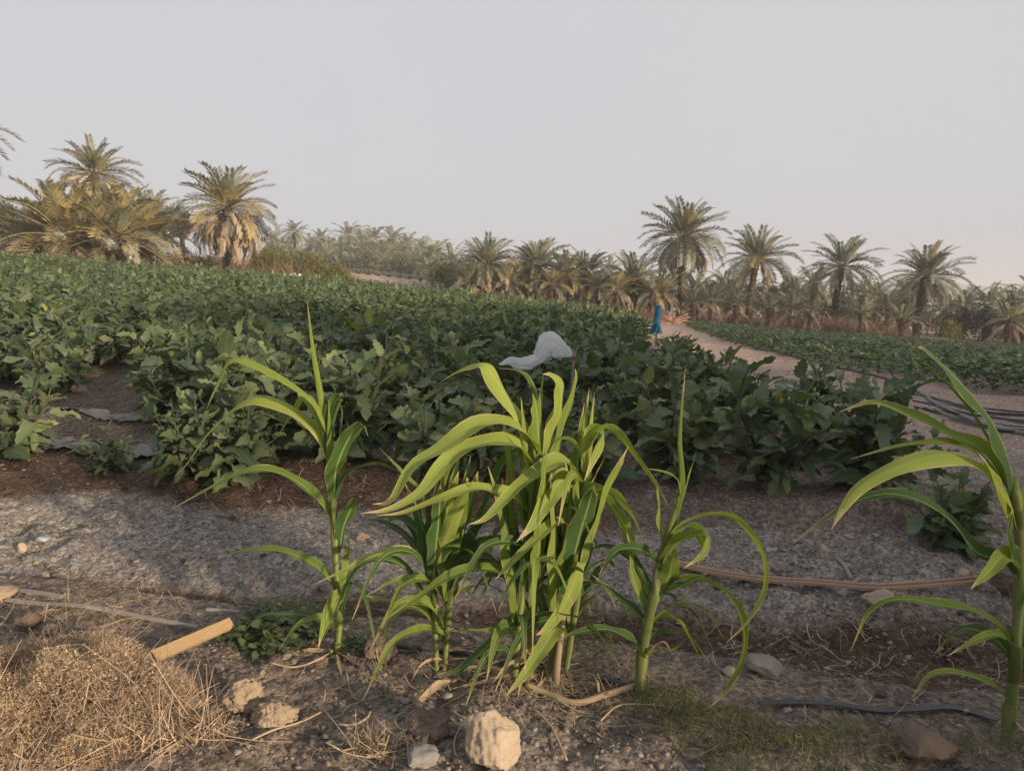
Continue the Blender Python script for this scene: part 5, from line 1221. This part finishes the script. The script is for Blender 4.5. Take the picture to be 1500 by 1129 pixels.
def build_ground_things():
    straw_litter()
    # wooden slat
    a = hit(226, 972); b = hit(343, 925); b = b + Vector((0, 0, 0.035)); a = a + Vector((0, 0, 0.02))
    b = at(340, 912, b.y - 0.03); mb = MB(); ribbon_strip(mb, [Vector((0, 0, 0)), (b - a) * 0.5, b - a], 0.034, nseg=4, thick=0.009, up=(0.0, -0.75, 0.66))
    tag(obj('wooden_slat', mb.mesh('wooden_slat', M['wood'], smooth=False), None, a), 'short orange-brown wooden slat lying aslant by the dry bush', 'wood')
    # grey strips
    for lab, pix, wd in (('long weathered grey strip lying in the furrow up to the wooden slat', [(10, 886), (60, 892), (115, 895), (165, 903), (220, 914), (290, 927)], 0.014),
                         ('short upper grey strip running out from the orange sunlit clod', [(26, 872), (55, 876), (92, 882)], 0.016),
                         ('small grey chip of wood behind the wooden slat', [(303, 900), (328, 902), (352, 904)], 0.010)):
        pts = on_ground(pix, 0.018); o0 = pts[0].copy(); mb = MB(); ribbon_strip(mb, [p - o0 for p in pts], wd, nseg=24, thick=0.006)
        tag(obj('weathered_strip', mb.mesh('weathered_strip', M['greywood'], smooth=False), None, o0), lab, 'strip', 'weathered strips in the furrow')
    # long dry cane (split palm rib)
    pts = on_ground([(985, 832), (1040, 846), (1120, 857), (1200, 862), (1280, 866), (1360, 863), (1432, 856)], 0.022); o0 = pts[0].copy()
    for k in range(3):
        if k == 0:
            root = empty('dry_cane', o0); tag(root, 'long pinkish-brown split dry cane lying on the gravel', 'cane')
        mb = MB(); off = Vector((0, 0.012 * (k - 1), 0.006 * (k % 2)))
        ribbon_strip(mb, [p - o0 + off + Vector((0, 0.01 * (k - 1) * (i / 6) ** 2, 0)) for i, p in enumerate(pts[:7 - (k == 2)])], (0.017, 0.009), nseg=30, thick=0.009)
        obj('cane_strip', mb.mesh('cane_strip', M['cane'], smooth=False), root)
    pipe('dry_stick', 'crooked dry stick on the brown bank near the half-bare eggplant', [(1225, 818), (1236, 830), (1247, 850)], 0.008, 'greywood', cat='stick', nseg=10)
    pipe('dry_stick', 'bent brown stick poking out under the dry bush', [(88, 1088), (104, 1098), (122, 1128)], 0.011, 'bark', 0.03, cat='stick', nseg=10)
    pipe('dry_stalk', 'thick fallen dry maize stalk at the foot of the clump', [(770, 1008), (800, 1020), (842, 1034), (890, 1022), (935, 1008)], 0.008, 'maize_dead', 0.004, cat='stalk', nseg=20)
    a = hit(813, 1000); mb = MB(); tube(mb, [Vector((0, 0, -.02)), at(817, 965, a.y) - a, at(826, 900, a.y + .02) - a], [.011, .009, .006], 7)
    tag(obj('dry_stalk', mb.mesh('dry_stalk', M['maize_dead']), None, a), 'dead upright stalk standing inside the maize clump', 'stalk')
    for lab, pix in (('thin curved pale stem lying behind the tall sunlit clod', [(395, 975), (430, 980), (462, 972), (490, 955)]),
                     ('long thin straw slanting across the soil beside the lower clod', [(370, 1088), (400, 1074), (440, 1062), (470, 1048)]),
                     ('thin root-like stem left of the grey round clod', [(497, 1066), (520, 1064), (538, 1055), (542, 1046)]),
                     ('thin pale straw beside the large rock, on the shaded soil', [(782, 1042), (805, 1065), (818, 1090), (830, 1118)]),
                     ('thin straw running from the fallen stalk towards the green weed', [(880, 1060), (905, 1038), (940, 1036), (985, 1040)])):
        pipe('straw', lab, pix, 0.0026, 'straw_o', 0.006, cat='straw', nseg=16, n=5)
    for lab, pix, wd in (('pale curled dead leaf between young stalks and clump', [(725, 975), (745, 962), (760, 968), (770, 990)], .020), ('dead leaf spread at the clump foot on the stalk side', [(690, 1003), (720, 1000), (752, 1010), (785, 1004)], .022),
                         ('twisted dead leaf hanging beside the fallen stalk', [(850, 1004), (872, 1012), (880, 1024), (905, 1030)], .018), ('crumpled dead leaf standing by the grey round clod', [(622, 1118), (625, 1096), (632, 1085)], .024),
                         ('dead leaf blade pointing from young stalks towards the rock', [(660, 1005), (640, 1018), (618, 1030), (610, 1045)], .026), ('rolled dead leaf near the foot of the bushy maize', [(905, 1000), (920, 990), (935, 1002), (945, 1025)], .018)):
        dead_leaf(lab, pix, wd)
    # pipes
    pipe('drip_pipe', 'thin black drip pipe running along the foot of the maize clump', [(560, 948), (620, 952), (700, 962), (780, 975), (860, 990), (930, 1010)], 0.007, 'pipe', cat='pipe')
    pts = on_ground([(1112, 1038), (1160, 1034), (1220, 1038), (1290, 1046), (1350, 1045), (1400, 1042), (1462, 1062)], 0.008); o0 = pts[0].copy(); mb = MB()
    ribbon_strip(mb, [p - o0 + Vector((0, 0.006 * (i % 2), 0.006 * ((i + 1) % 2))) for i, p in enumerate(pts)], 0.020, nseg=60, thick=0.003)
    tag(obj('drip_tape', mb.mesh('drip_tape', M['pipe'], smooth=False), None, o0), 'flattened dark drip tape running to the foot of the big maize', 'pipe')
    pipe('grey_hose', 'thick grey hose winding along the path beside the low crop field', [(1105, 511), (1140, 517), (1180, 527), (1215, 537), (1255, 545), (1300, 556), (1340, 572), (1370, 594), (1410, 612), (1460, 630), (1530, 645)], 0.024, 'hose', cat='hose', nseg=90)
    for k in range(9):
        o = [(1335 + 14 * k % 40, 578 + 3 * k), (1400, 592 + 3.4 * k), (1450, 600 + 3.6 * k + 3 * math.sin(k)), (1520, 606 + 4.2 * k), (1600, 610 + 5 * k)]
        pipe('drip_pipe', 'black irrigation pipe in the loose bundle on the path behind the big maize', o, 0.009, 'pipe', 0.010 * (k % 3), cat='pipe', group='bundle of black irrigation pipes', n=6)
    # mulch film on the bed edges
    for lab, pix, wd in (('grey film strip along the bed edge past the little eggplant', [(70, 655), (130, 660), (200, 664), (270, 672), (330, 678)], 0.16), ('grey film strip wrinkled over the second bed by the open gap', [(0, 541), (40, 546), (85, 552)], 0.2), ('narrow dusty film strip crossing the bare soil behind the little eggplant', [(60, 600), (140, 606), (240, 616)], 0.10)):
        pts = on_ground(pix, 0.015); o0 = pts[0].copy(); C = catmull(pts, 40); mb = MB(); V, F, UV = [], [], []
        for i, c in enumerate(C):
            for j in range(7):
                u = j / 6 - 0.5; y = c.y + u * wd * (1 + 0.4 * math.sin(i * 0.7)); x = c.x + 0.02 * math.sin(j * 2 + i)
                V.append(Vector((x, y, gz(x, y) + 0.012 + 0.014 * abs(math.sin(i * 1.3 + j * 1.9)))) - o0); UV.append((j / 6, i / 40))
        for i in range(40):
            for j in range(6): a = i * 7 + j; F.append((a, a + 7, a + 8, a + 1))
        mb.add(V, F, UV); tag(obj('mulch_film', mb.mesh('mulch_film', M['film']), None, o0), lab, 'film', 'grey mulch film strips')
M['straw_o'] = plain_mat('straw_single', [(0.30, 0.22, 0.14), (0.46, 0.36, 0.25)], 0.75, 12.0)
build_rocks()
build_ground_things()

# ---------------------------------------------------------------- dry bush and weeds
def twig_bush(name, label, cx, cy, W, D_, H, n, mat, seed, curl=0.5, wd=0.0016, ln=(0.05, 0.16), cat='dry bush', fuzz=0):
    r = np.random.default_rng(seed); g = hit(cx, cy); o0 = np.array([g.x, g.y, gz(g.x, g.y)])
    a = r.uniform(0, 6.28, n); q = np.sqrt(r.random(n)); bx = np.cos(a) * q * W / 2; by = np.sin(a) * q * D_ / 2
    dome = np.sqrt(np.clip(1 - q * q, 0.0, 1)); zz = ground_z(bx + o0[0], by + o0[1]) - o0[2] + H * dome * (0.25 + 0.75 * r.random(n) ** 0.6) * (0.7 + 1.6 * (fbm(bx, by, 9, 2, 4) + 0.15))
    az = r.uniform(0, 6.28, n); el = r.normal(0.3, 0.7, n); L = r.uniform(ln[0], ln[1], n) * np.exp(r.normal(0, 0.25, n))
    d = np.stack([np.cos(az) * np.cos(el), np.sin(az) * np.cos(el), np.sin(el)], -1); P = np.stack([bx, by, zz], -1); rows = []
    ph = r.normal(size=(n, 3)) * curl; s = r.normal(size=(n, 3)); s /= np.linalg.norm(s, axis=1)[:, None]; seg = 4
    for i in range(seg + 1):
        t = i / seg - 0.35; C = P + d * (L * t)[:, None] + ph * (L * t * t)[:, None]; w_ = (wd * (1.1 - 0.8 * i / seg))
        rows.append(np.stack([C - s * w_, C + s * w_], 1))
    A = np.stack(rows, 1).reshape(n, -1, 3); A[:, :, 2] = np.maximum(A[:, :, 2], (ground_z(A[:, :, 0] + o0[0], A[:, :, 1] + o0[1]) - o0[2]) + 0.001); k = 2 * (seg + 1)
    F = ((np.arange(n) * k)[:, None, None] + np.array([[2 * i, 2 * i + 1, 2 * i + 3, 2 * i + 2] for i in range(seg)])[None]).reshape(-1, 4)
    o = obj(name, np_mesh(name, A.reshape(-1, 3), F, M[mat], smooth=False), None, tuple(o0)); return tag(o, label, cat)

def build_weeds():
    # tangle of dry tumble weed in the near corner
    g = hit(95, 1075)
    root = empty('dry_bush', (g.x, g.y, gz(g.x, g.y))); tag(root, 'dense tangle of fine tan dry twigs heaped in the sunlit near corner', 'dry bush')
    for k, (cx, cy, W, D_, H, n, wd, ln) in enumerate([(60, 1060, 0.66, 0.46, 0.13, 24000, 0.0008, (0.006, 0.022)), (170, 1060, 0.36, 0.36, 0.08, 8000, 0.0008, (0.006, 0.022)), (100, 1020, 0.55, 0.3, 0.06, 500, 0.0011, (0.04, 0.11)), (60, 1090, 0.55, 0.36, 0.10, 420, 0.0013, (0.05, 0.12)), (60, 1060, 0.66, 0.46, 0.135, 16000, 0.0028, (0.004, 0.007)), (170, 1060, 0.34, 0.34, 0.085, 5000, 0.0028, (0.004, 0.007))]):
        o = twig_bush(('fine_twigs', 'fine_twigs', 'branches', 'branches', 'seed_husks', 'seed_husks')[k], None, cx, cy, W, D_, H, n, 'twig', 50 + k, 2.2 if k < 2 else 0.9, wd, ln)
        if 'category' in o: del o['category']
        o.parent = root; o.location = Vector(o.location) - Vector(root.location); o['kind'] = 'stuff'
    twig_bush('dry_grass_tuft', 'golden dry grass stems fanning out from the dry bush towards the clods', 225, 1080, 0.34, 0.16, 0.035, 420, 'twig', 61, 0.35, 0.0016, (0.08, 0.2), cat='dry grass')
    twig_bush('dry_grass_tuft', 'small sunlit tuft of straw before the grey round clod', 548, 1100, 0.13, 0.07, 0.015, 70, 'straw', 62, 0.35, 0.0016, (0.06, 0.14), cat='dry grass')
    twig_bush('dry_grass_tuft', 'thin dry stems standing in the furrow by the grey strips', 110, 905, 0.5, 0.16, 0.02, 110, 'straw', 63, 0.4, 0.0011, (0.04, 0.16), cat='dry grass')
    # green weeds
    def leafy(name, label, cx, cy, W, D_, H, n, size, mat, seed, cat='weed'):
        r = np.random.default_rng(seed); g = hit(cx, cy); o0 = np.array([g.x, g.y, gz(g.x, g.y)])
        a = r.uniform(0, 6.28, n); q = np.sqrt(r.random(n)); bx = np.cos(a) * q * W / 2; by = np.sin(a) * q * D_ / 2
        zz = ground_z(bx + o0[0], by + o0[1]) - o0[2] + H * r.random(n) * (1 - 0.6 * q) + 0.006
        P = np.stack([bx, by, zz], -1); az = r.uniform(0, 6.28, n); el = r.normal(0.25, 0.35, n)
        d = np.stack([np.cos(az) * np.cos(el), np.sin(az) * np.cos(el), np.sin(el)], -1); s = np.stack([-np.sin(az), np.cos(az), r.normal(0, 0.3, n)], -1); L = size * r.uniform(0.6, 1.4, n)[:, None]
        V = np.stack([P, P + d * L * 0.35 + s * L * 0.36, P + d * L * 0.8 + s * L * 0.28 - [0, 0, 0.004], P + d * L - [0, 0, 0.006], P + d * L * 0.8 - s * L * 0.28 - [0, 0, 0.004], P + d * L * 0.35 - s * L * 0.36], 1)
        F = np.arange(6 * n).reshape(-1, 6)
        o = obj(name, np_mesh(name, V.reshape(-1, 3), F, M[mat], smooth=False), None, tuple(o0)); return tag(o, label, cat)
    leafy('weed_patch', 'low patch of small round green leaves at the foot of the lone maize', 405, 930, 0.28, 0.22, 0.05, 330, 0.026, 'weed', 71)
    leafy('weed_patch', 'thin green weeds behind the low leaf patch, on the furrow edge', 440, 905, 0.34, 0.14, 0.05, 300, 0.014, 'weed', 72)
    leafy('weed_patch', 'small green weed beside the lone maize foot by the dark clod', 515, 955, 0.12, 0.10, 0.05, 120, 0.016, 'weed', 73)
    for k, (cx, cy, W, D_, H, n, lab) in enumerate([(1050, 1075, 0.30, 0.22, 0.045, 1300, 'wispy green weed mat in front of the bushy maize'), (1130, 1115, 0.30, 0.20, 0.05, 1100, 'wispy grey-green weed mat between the bushy maize and the broad brown rock'), (975, 1030, 0.18, 0.14, 0.04, 700, 'small wispy weed at the foot of the bushy maize'),
                                                 (1240, 1100, 0.25, 0.18, 0.06, 900, 'thin dark green grass tuft beside the broad brown rock'), (860, 970, 0.18, 0.12, 0.10, 500, 'spindly pale green weed growing inside the clump foot'), (1450, 1110, 0.2, 0.14, 0.06, 500, 'wispy weed at the foot of the big maize')]):
        twig_bush('weed_mat', lab, cx, cy, W, D_, H, int(n * 0.8), 'weed_dry', 80 + k, 0.5, 0.0009, (0.012, 0.045), cat='weed')
build_weeds()

# ---------------------------------------------------------------- bags, scraps, scarecrow cloth, cut fronds
def blown_bag(name, parent, spine, radii, flat, seed, mat, n=44, nseg=70):
    C = catmull(spine, nseg); V, F, UV = [], [], []; r = random.Random(seed); ph = [r.uniform(0, 6.28) for _ in range(4)]
    for i, p in enumerate(C):
        t = i / nseg; tan = (C[min(i + 1, nseg)] - C[max(i - 1, 0)]).normalized(); s = tan.cross(Vector((0, 0, 1))).normalized(); u = s.cross(tan)
        q = t * (len(radii) - 1); k = min(int(q), len(radii) - 2); rr = radii[k] + (radii[k + 1] - radii[k]) * (q - k)
        for j in range(n):
            a = 2 * math.pi * j / n
            m = rr * (1 + 0.05 * math.sin(17 * a + 21 * t + ph[3]) + 0.06 * math.sin(23 * t + 4 * a) + 0.10 * math.sin(3 * a + ph[0] + 5 * t) + 0.08 * math.sin(7 * a + ph[1]) + 0.07 * math.sin(11 * a + ph[2] + 9 * t))
            m *= 1 + 0.34 * float(fbm(np.array([a * 1.3 + seed]), np.array([t * 4.0 + 0.6 * a]), 1.6, 3, seed)[0])
            V.append(p + s * math.cos(a) * m * flat + u * math.sin(a) * m); UV.append((j / n, t))
    for i in range(nseg):
        for j in range(n): j2 = (j + 1) % n; F.append((i * n + j, i * n + j2, (i + 1) * n + j2, (i + 1) * n + j))
    mb = MB(); mb.add(V, F, UV); return obj(name, mb.mesh(name, M[mat]), parent)

def build_bags():
    D = 4.55; g = at(840, 640, D); b = Vector((g.x, g.y, gz(g.x, g.y)))
    st = empty('stake', b); tag(st, 'thin forked stake holding the wind-blown plastic bag above the eggplants', 'stake')
    mb = MB(); tube(mb, [Vector((0, 0, -.05)), at(838, 560, D) - b, at(841, 520, D) - b, at(848, 505, D) - b], [.008, .007, .006, .004], 6); tube(mb, [at(841, 521, D) - b, at(839, 512, D) - b], [.004, .003], 5)
    pole = obj('pole', mb.mesh('pole', M['stake']), st); mb = MB(); tube(mb, [at(840.5, 525, D) - b, at(841, 519, D) - b], .012, 8); obj('tie', mb.mesh('tie', M['tie']), pole)
    o0 = at(840, 521, D)
    root = empty('plastic_bag', o0); tag(root, 'translucent white plastic bag blown out flag-like from its stake over the eggplants', 'bag')
    blown_bag('bag_body', root, [at(839, 521, D) - o0, at(822, 513, D) - o0, at(806, 507, D - .03) - o0, at(795, 516, D - .05) - o0, at(788, 529, D - .06) - o0], [.006, .05, .075, .055, .022], 0.28, 3, 'bag')
    blown_bag('bag_tail', root, [at(791, 526, D - .06) - o0, at(778, 530, D - .08) - o0, at(763, 533, D - .09) - o0, at(748, 529, D - .10) - o0, at(731, 534, D - .12) - o0], [.022, .036, .034, .024, .004], 0.3, 5, 'bag')
    # bag hung by the palm clump
    D = 33.5; g = at(193, 385, D); b = Vector((g.x, g.y, gz(g.x, g.y))); root = empty('plastic_bag', b); tag(root, 'pale blue-grey plastic bag hung on a stick before the palm clump', 'bag')
    mb = MB(); tube(mb, [Vector((0.2, 0, -.05)), at(200, 358, D) - b], [.02, .015], 5); obj('stick', mb.mesh('stick', M['stake']), root)
    blown_bag('bag_body', root, [at(200, 358, D) - b, at(197, 364, D) - b, at(193, 371, D) - b, at(190, 378, D) - b], [.03, .14, .24, .16], 0.7, 7, 'bag', 14, 14)
    for k, (px, py, lab) in enumerate([(88, 345, 'grey plastic scrap caught in the yellowish sucker fronds'), (160, 355, 'small grey plastic scrap at the foot of the tall clump palm')]):
        p = at(px, py, 33.8); o = blown_bag('plastic_scrap', None, [Vector((-.25, 0, .1)), Vector((0, 0, 0)), Vector((.25, 0, -.12))], [.05, .2, .06], .5, 9 + k, 'bag', 10, 8); o.location = p; tag(o, lab, 'plastic scrap')
    # white scraps tied to low sticks in the field, and pale heaps beyond
    for k, (px, py, w_, lab) in enumerate([(606, 424, .10, 'tiny white scrap flag far out in the field before the ridged plot'), (685, 437, .20, 'white scrap flag in the field before the stocky skirted palm, upright one'), (720, 433, .20, 'white scrap flag in the field before the stocky skirted palm, slanting one'), (828, 455, .22, 'white scrap lying flat on the leaves before the orange-footed palm'), (907, 459, .16, 'white pointed scrap flag before the low wide palm')]):
        D = [33, 27, 27, 20, 24][k]; p = at(px, py, D); b = Vector((p.x, p.y, gz(p.x, p.y))); root = empty('scrap_flag', b); tag(root, lab, 'flag', 'white scrap flags in the field')
        mb = MB(); tube(mb, [Vector((0, 0, -.05)), p - b], [.012, .008], 5); obj('stick', mb.mesh('stick', M['stake']), root)
        mb = MB(); V, F = [], []
        for i in range(6):
            for j in range(4):
                if k == 3: q = Vector((-.5 + i / 5, 0.3 * (j / 3 - .5), .08 * math.sin(i * 1.7 + j))) * w_ * 1.4
                else: q = Vector((.35 * (j / 3 - .5) * (1.1 - i / 6) + .25 * (i / 5) * (1 if k != 1 else -.3), .12 * math.sin(j * 2 + i), .9 * (i / 5) - .4)) * w_
                V.append(p - b + q)
        for i in range(5):
            for j in range(3): a = i * 4 + j; F.append((a, a + 1, a + 5, a + 4))
        mb.add(V, F); obj('scrap', mb.mesh('scrap', M['rag']), root)
    for k, (px, py) in enumerate([(432, 404), (401, 405)]):
        p = at(px, py, 36); V, F = rock_arrays(3, (.9 if k == 0 else .35, .5, .28), 90 + k, .5); o = obj('plastic_heap', np_mesh('plastic_heap', V, F, M['rag']), None, (p.x, p.y, gz(p.x, p.y) + 0.72)); o.location.z = p.z
        tag(o, ['crumpled white sheet lying at the field end before the tallest yellow-green shrub', 'small white scrap at the field end by the skirted palm'][k], 'plastic sheet')
    # blue cloth on a post
    D = CLOTH_D; p = at(961, 486, D); b = Vector((p.x, p.y, gz(p.x, p.y))); root = empty('cloth_post', b); tag(root, 'blue cloth tied round a post like a scarecrow beside the path', 'scarecrow')
    top = at(965, 447, D) - b; mb = MB(); tube(mb, [Vector((0, 0, -.1)), top + Vector((0.01, 0, .06))], [.025, .02], 7); obj('post', mb.mesh('post', M['stake']), root)
    blown_bag('cloth', root, [at(966, 447, D) - b, at(965, 456, D) - b, at(963, 466, D) - b, at(961, 474, D) - b, at(960, 487, D) - b], [.035, .06, .05, .075, .08], .9, 11, 'cloth_blue', 22, 28)
    mb = MB(); 
    for i in range(10):
        a = i * .63; mb_p = [at(963, 466, D) - b, at(961 + 6 * math.cos(a), 480, D + .1 * math.sin(a)) - b, at(960 + 8 * math.cos(a), 489, D + .14 * math.sin(a)) - b]; ribbon_strip(mb, mb_p, (.02, .05), nseg=6, up=(math.sin(a), math.cos(a), 0))
    obj('tassel', mb.mesh('tassel', M['cloth_blue']), root)
    # heap of cut dry fronds at the path end
    p = at(985, 452, 40.0); z = gz(p.x, p.y); root = empty('cut_frond_heap', (p.x, p.y, z)); tag(root, 'heap of cut reddish dry palm fronds at the end of the path', 'frond heap'); r = random.Random(5)
    for i in range(26):
        mb = MB(); a = r.uniform(0, 6.28); e = r.uniform(.1, 1.0); L = r.uniform(.6, 1.2); d = Vector((math.cos(a) * math.cos(e), .5 * math.sin(a) * math.cos(e), math.sin(e) * .8))
        ribbon_strip(mb, [Vector((0, 0, .05)), d * L * .5 + Vector((0, 0, .12)), d * L], (.10, .03), nseg=5, thick=.03); obj('cut_frond', mb.mesh('cut_frond', M['cut']), root)
M['cut'] = plain_mat('cut_frond', [(0.30, 0.17, 0.12), (0.50, 0.33, 0.25)], 0.8, 3.0)
build_bags()
build_haze()
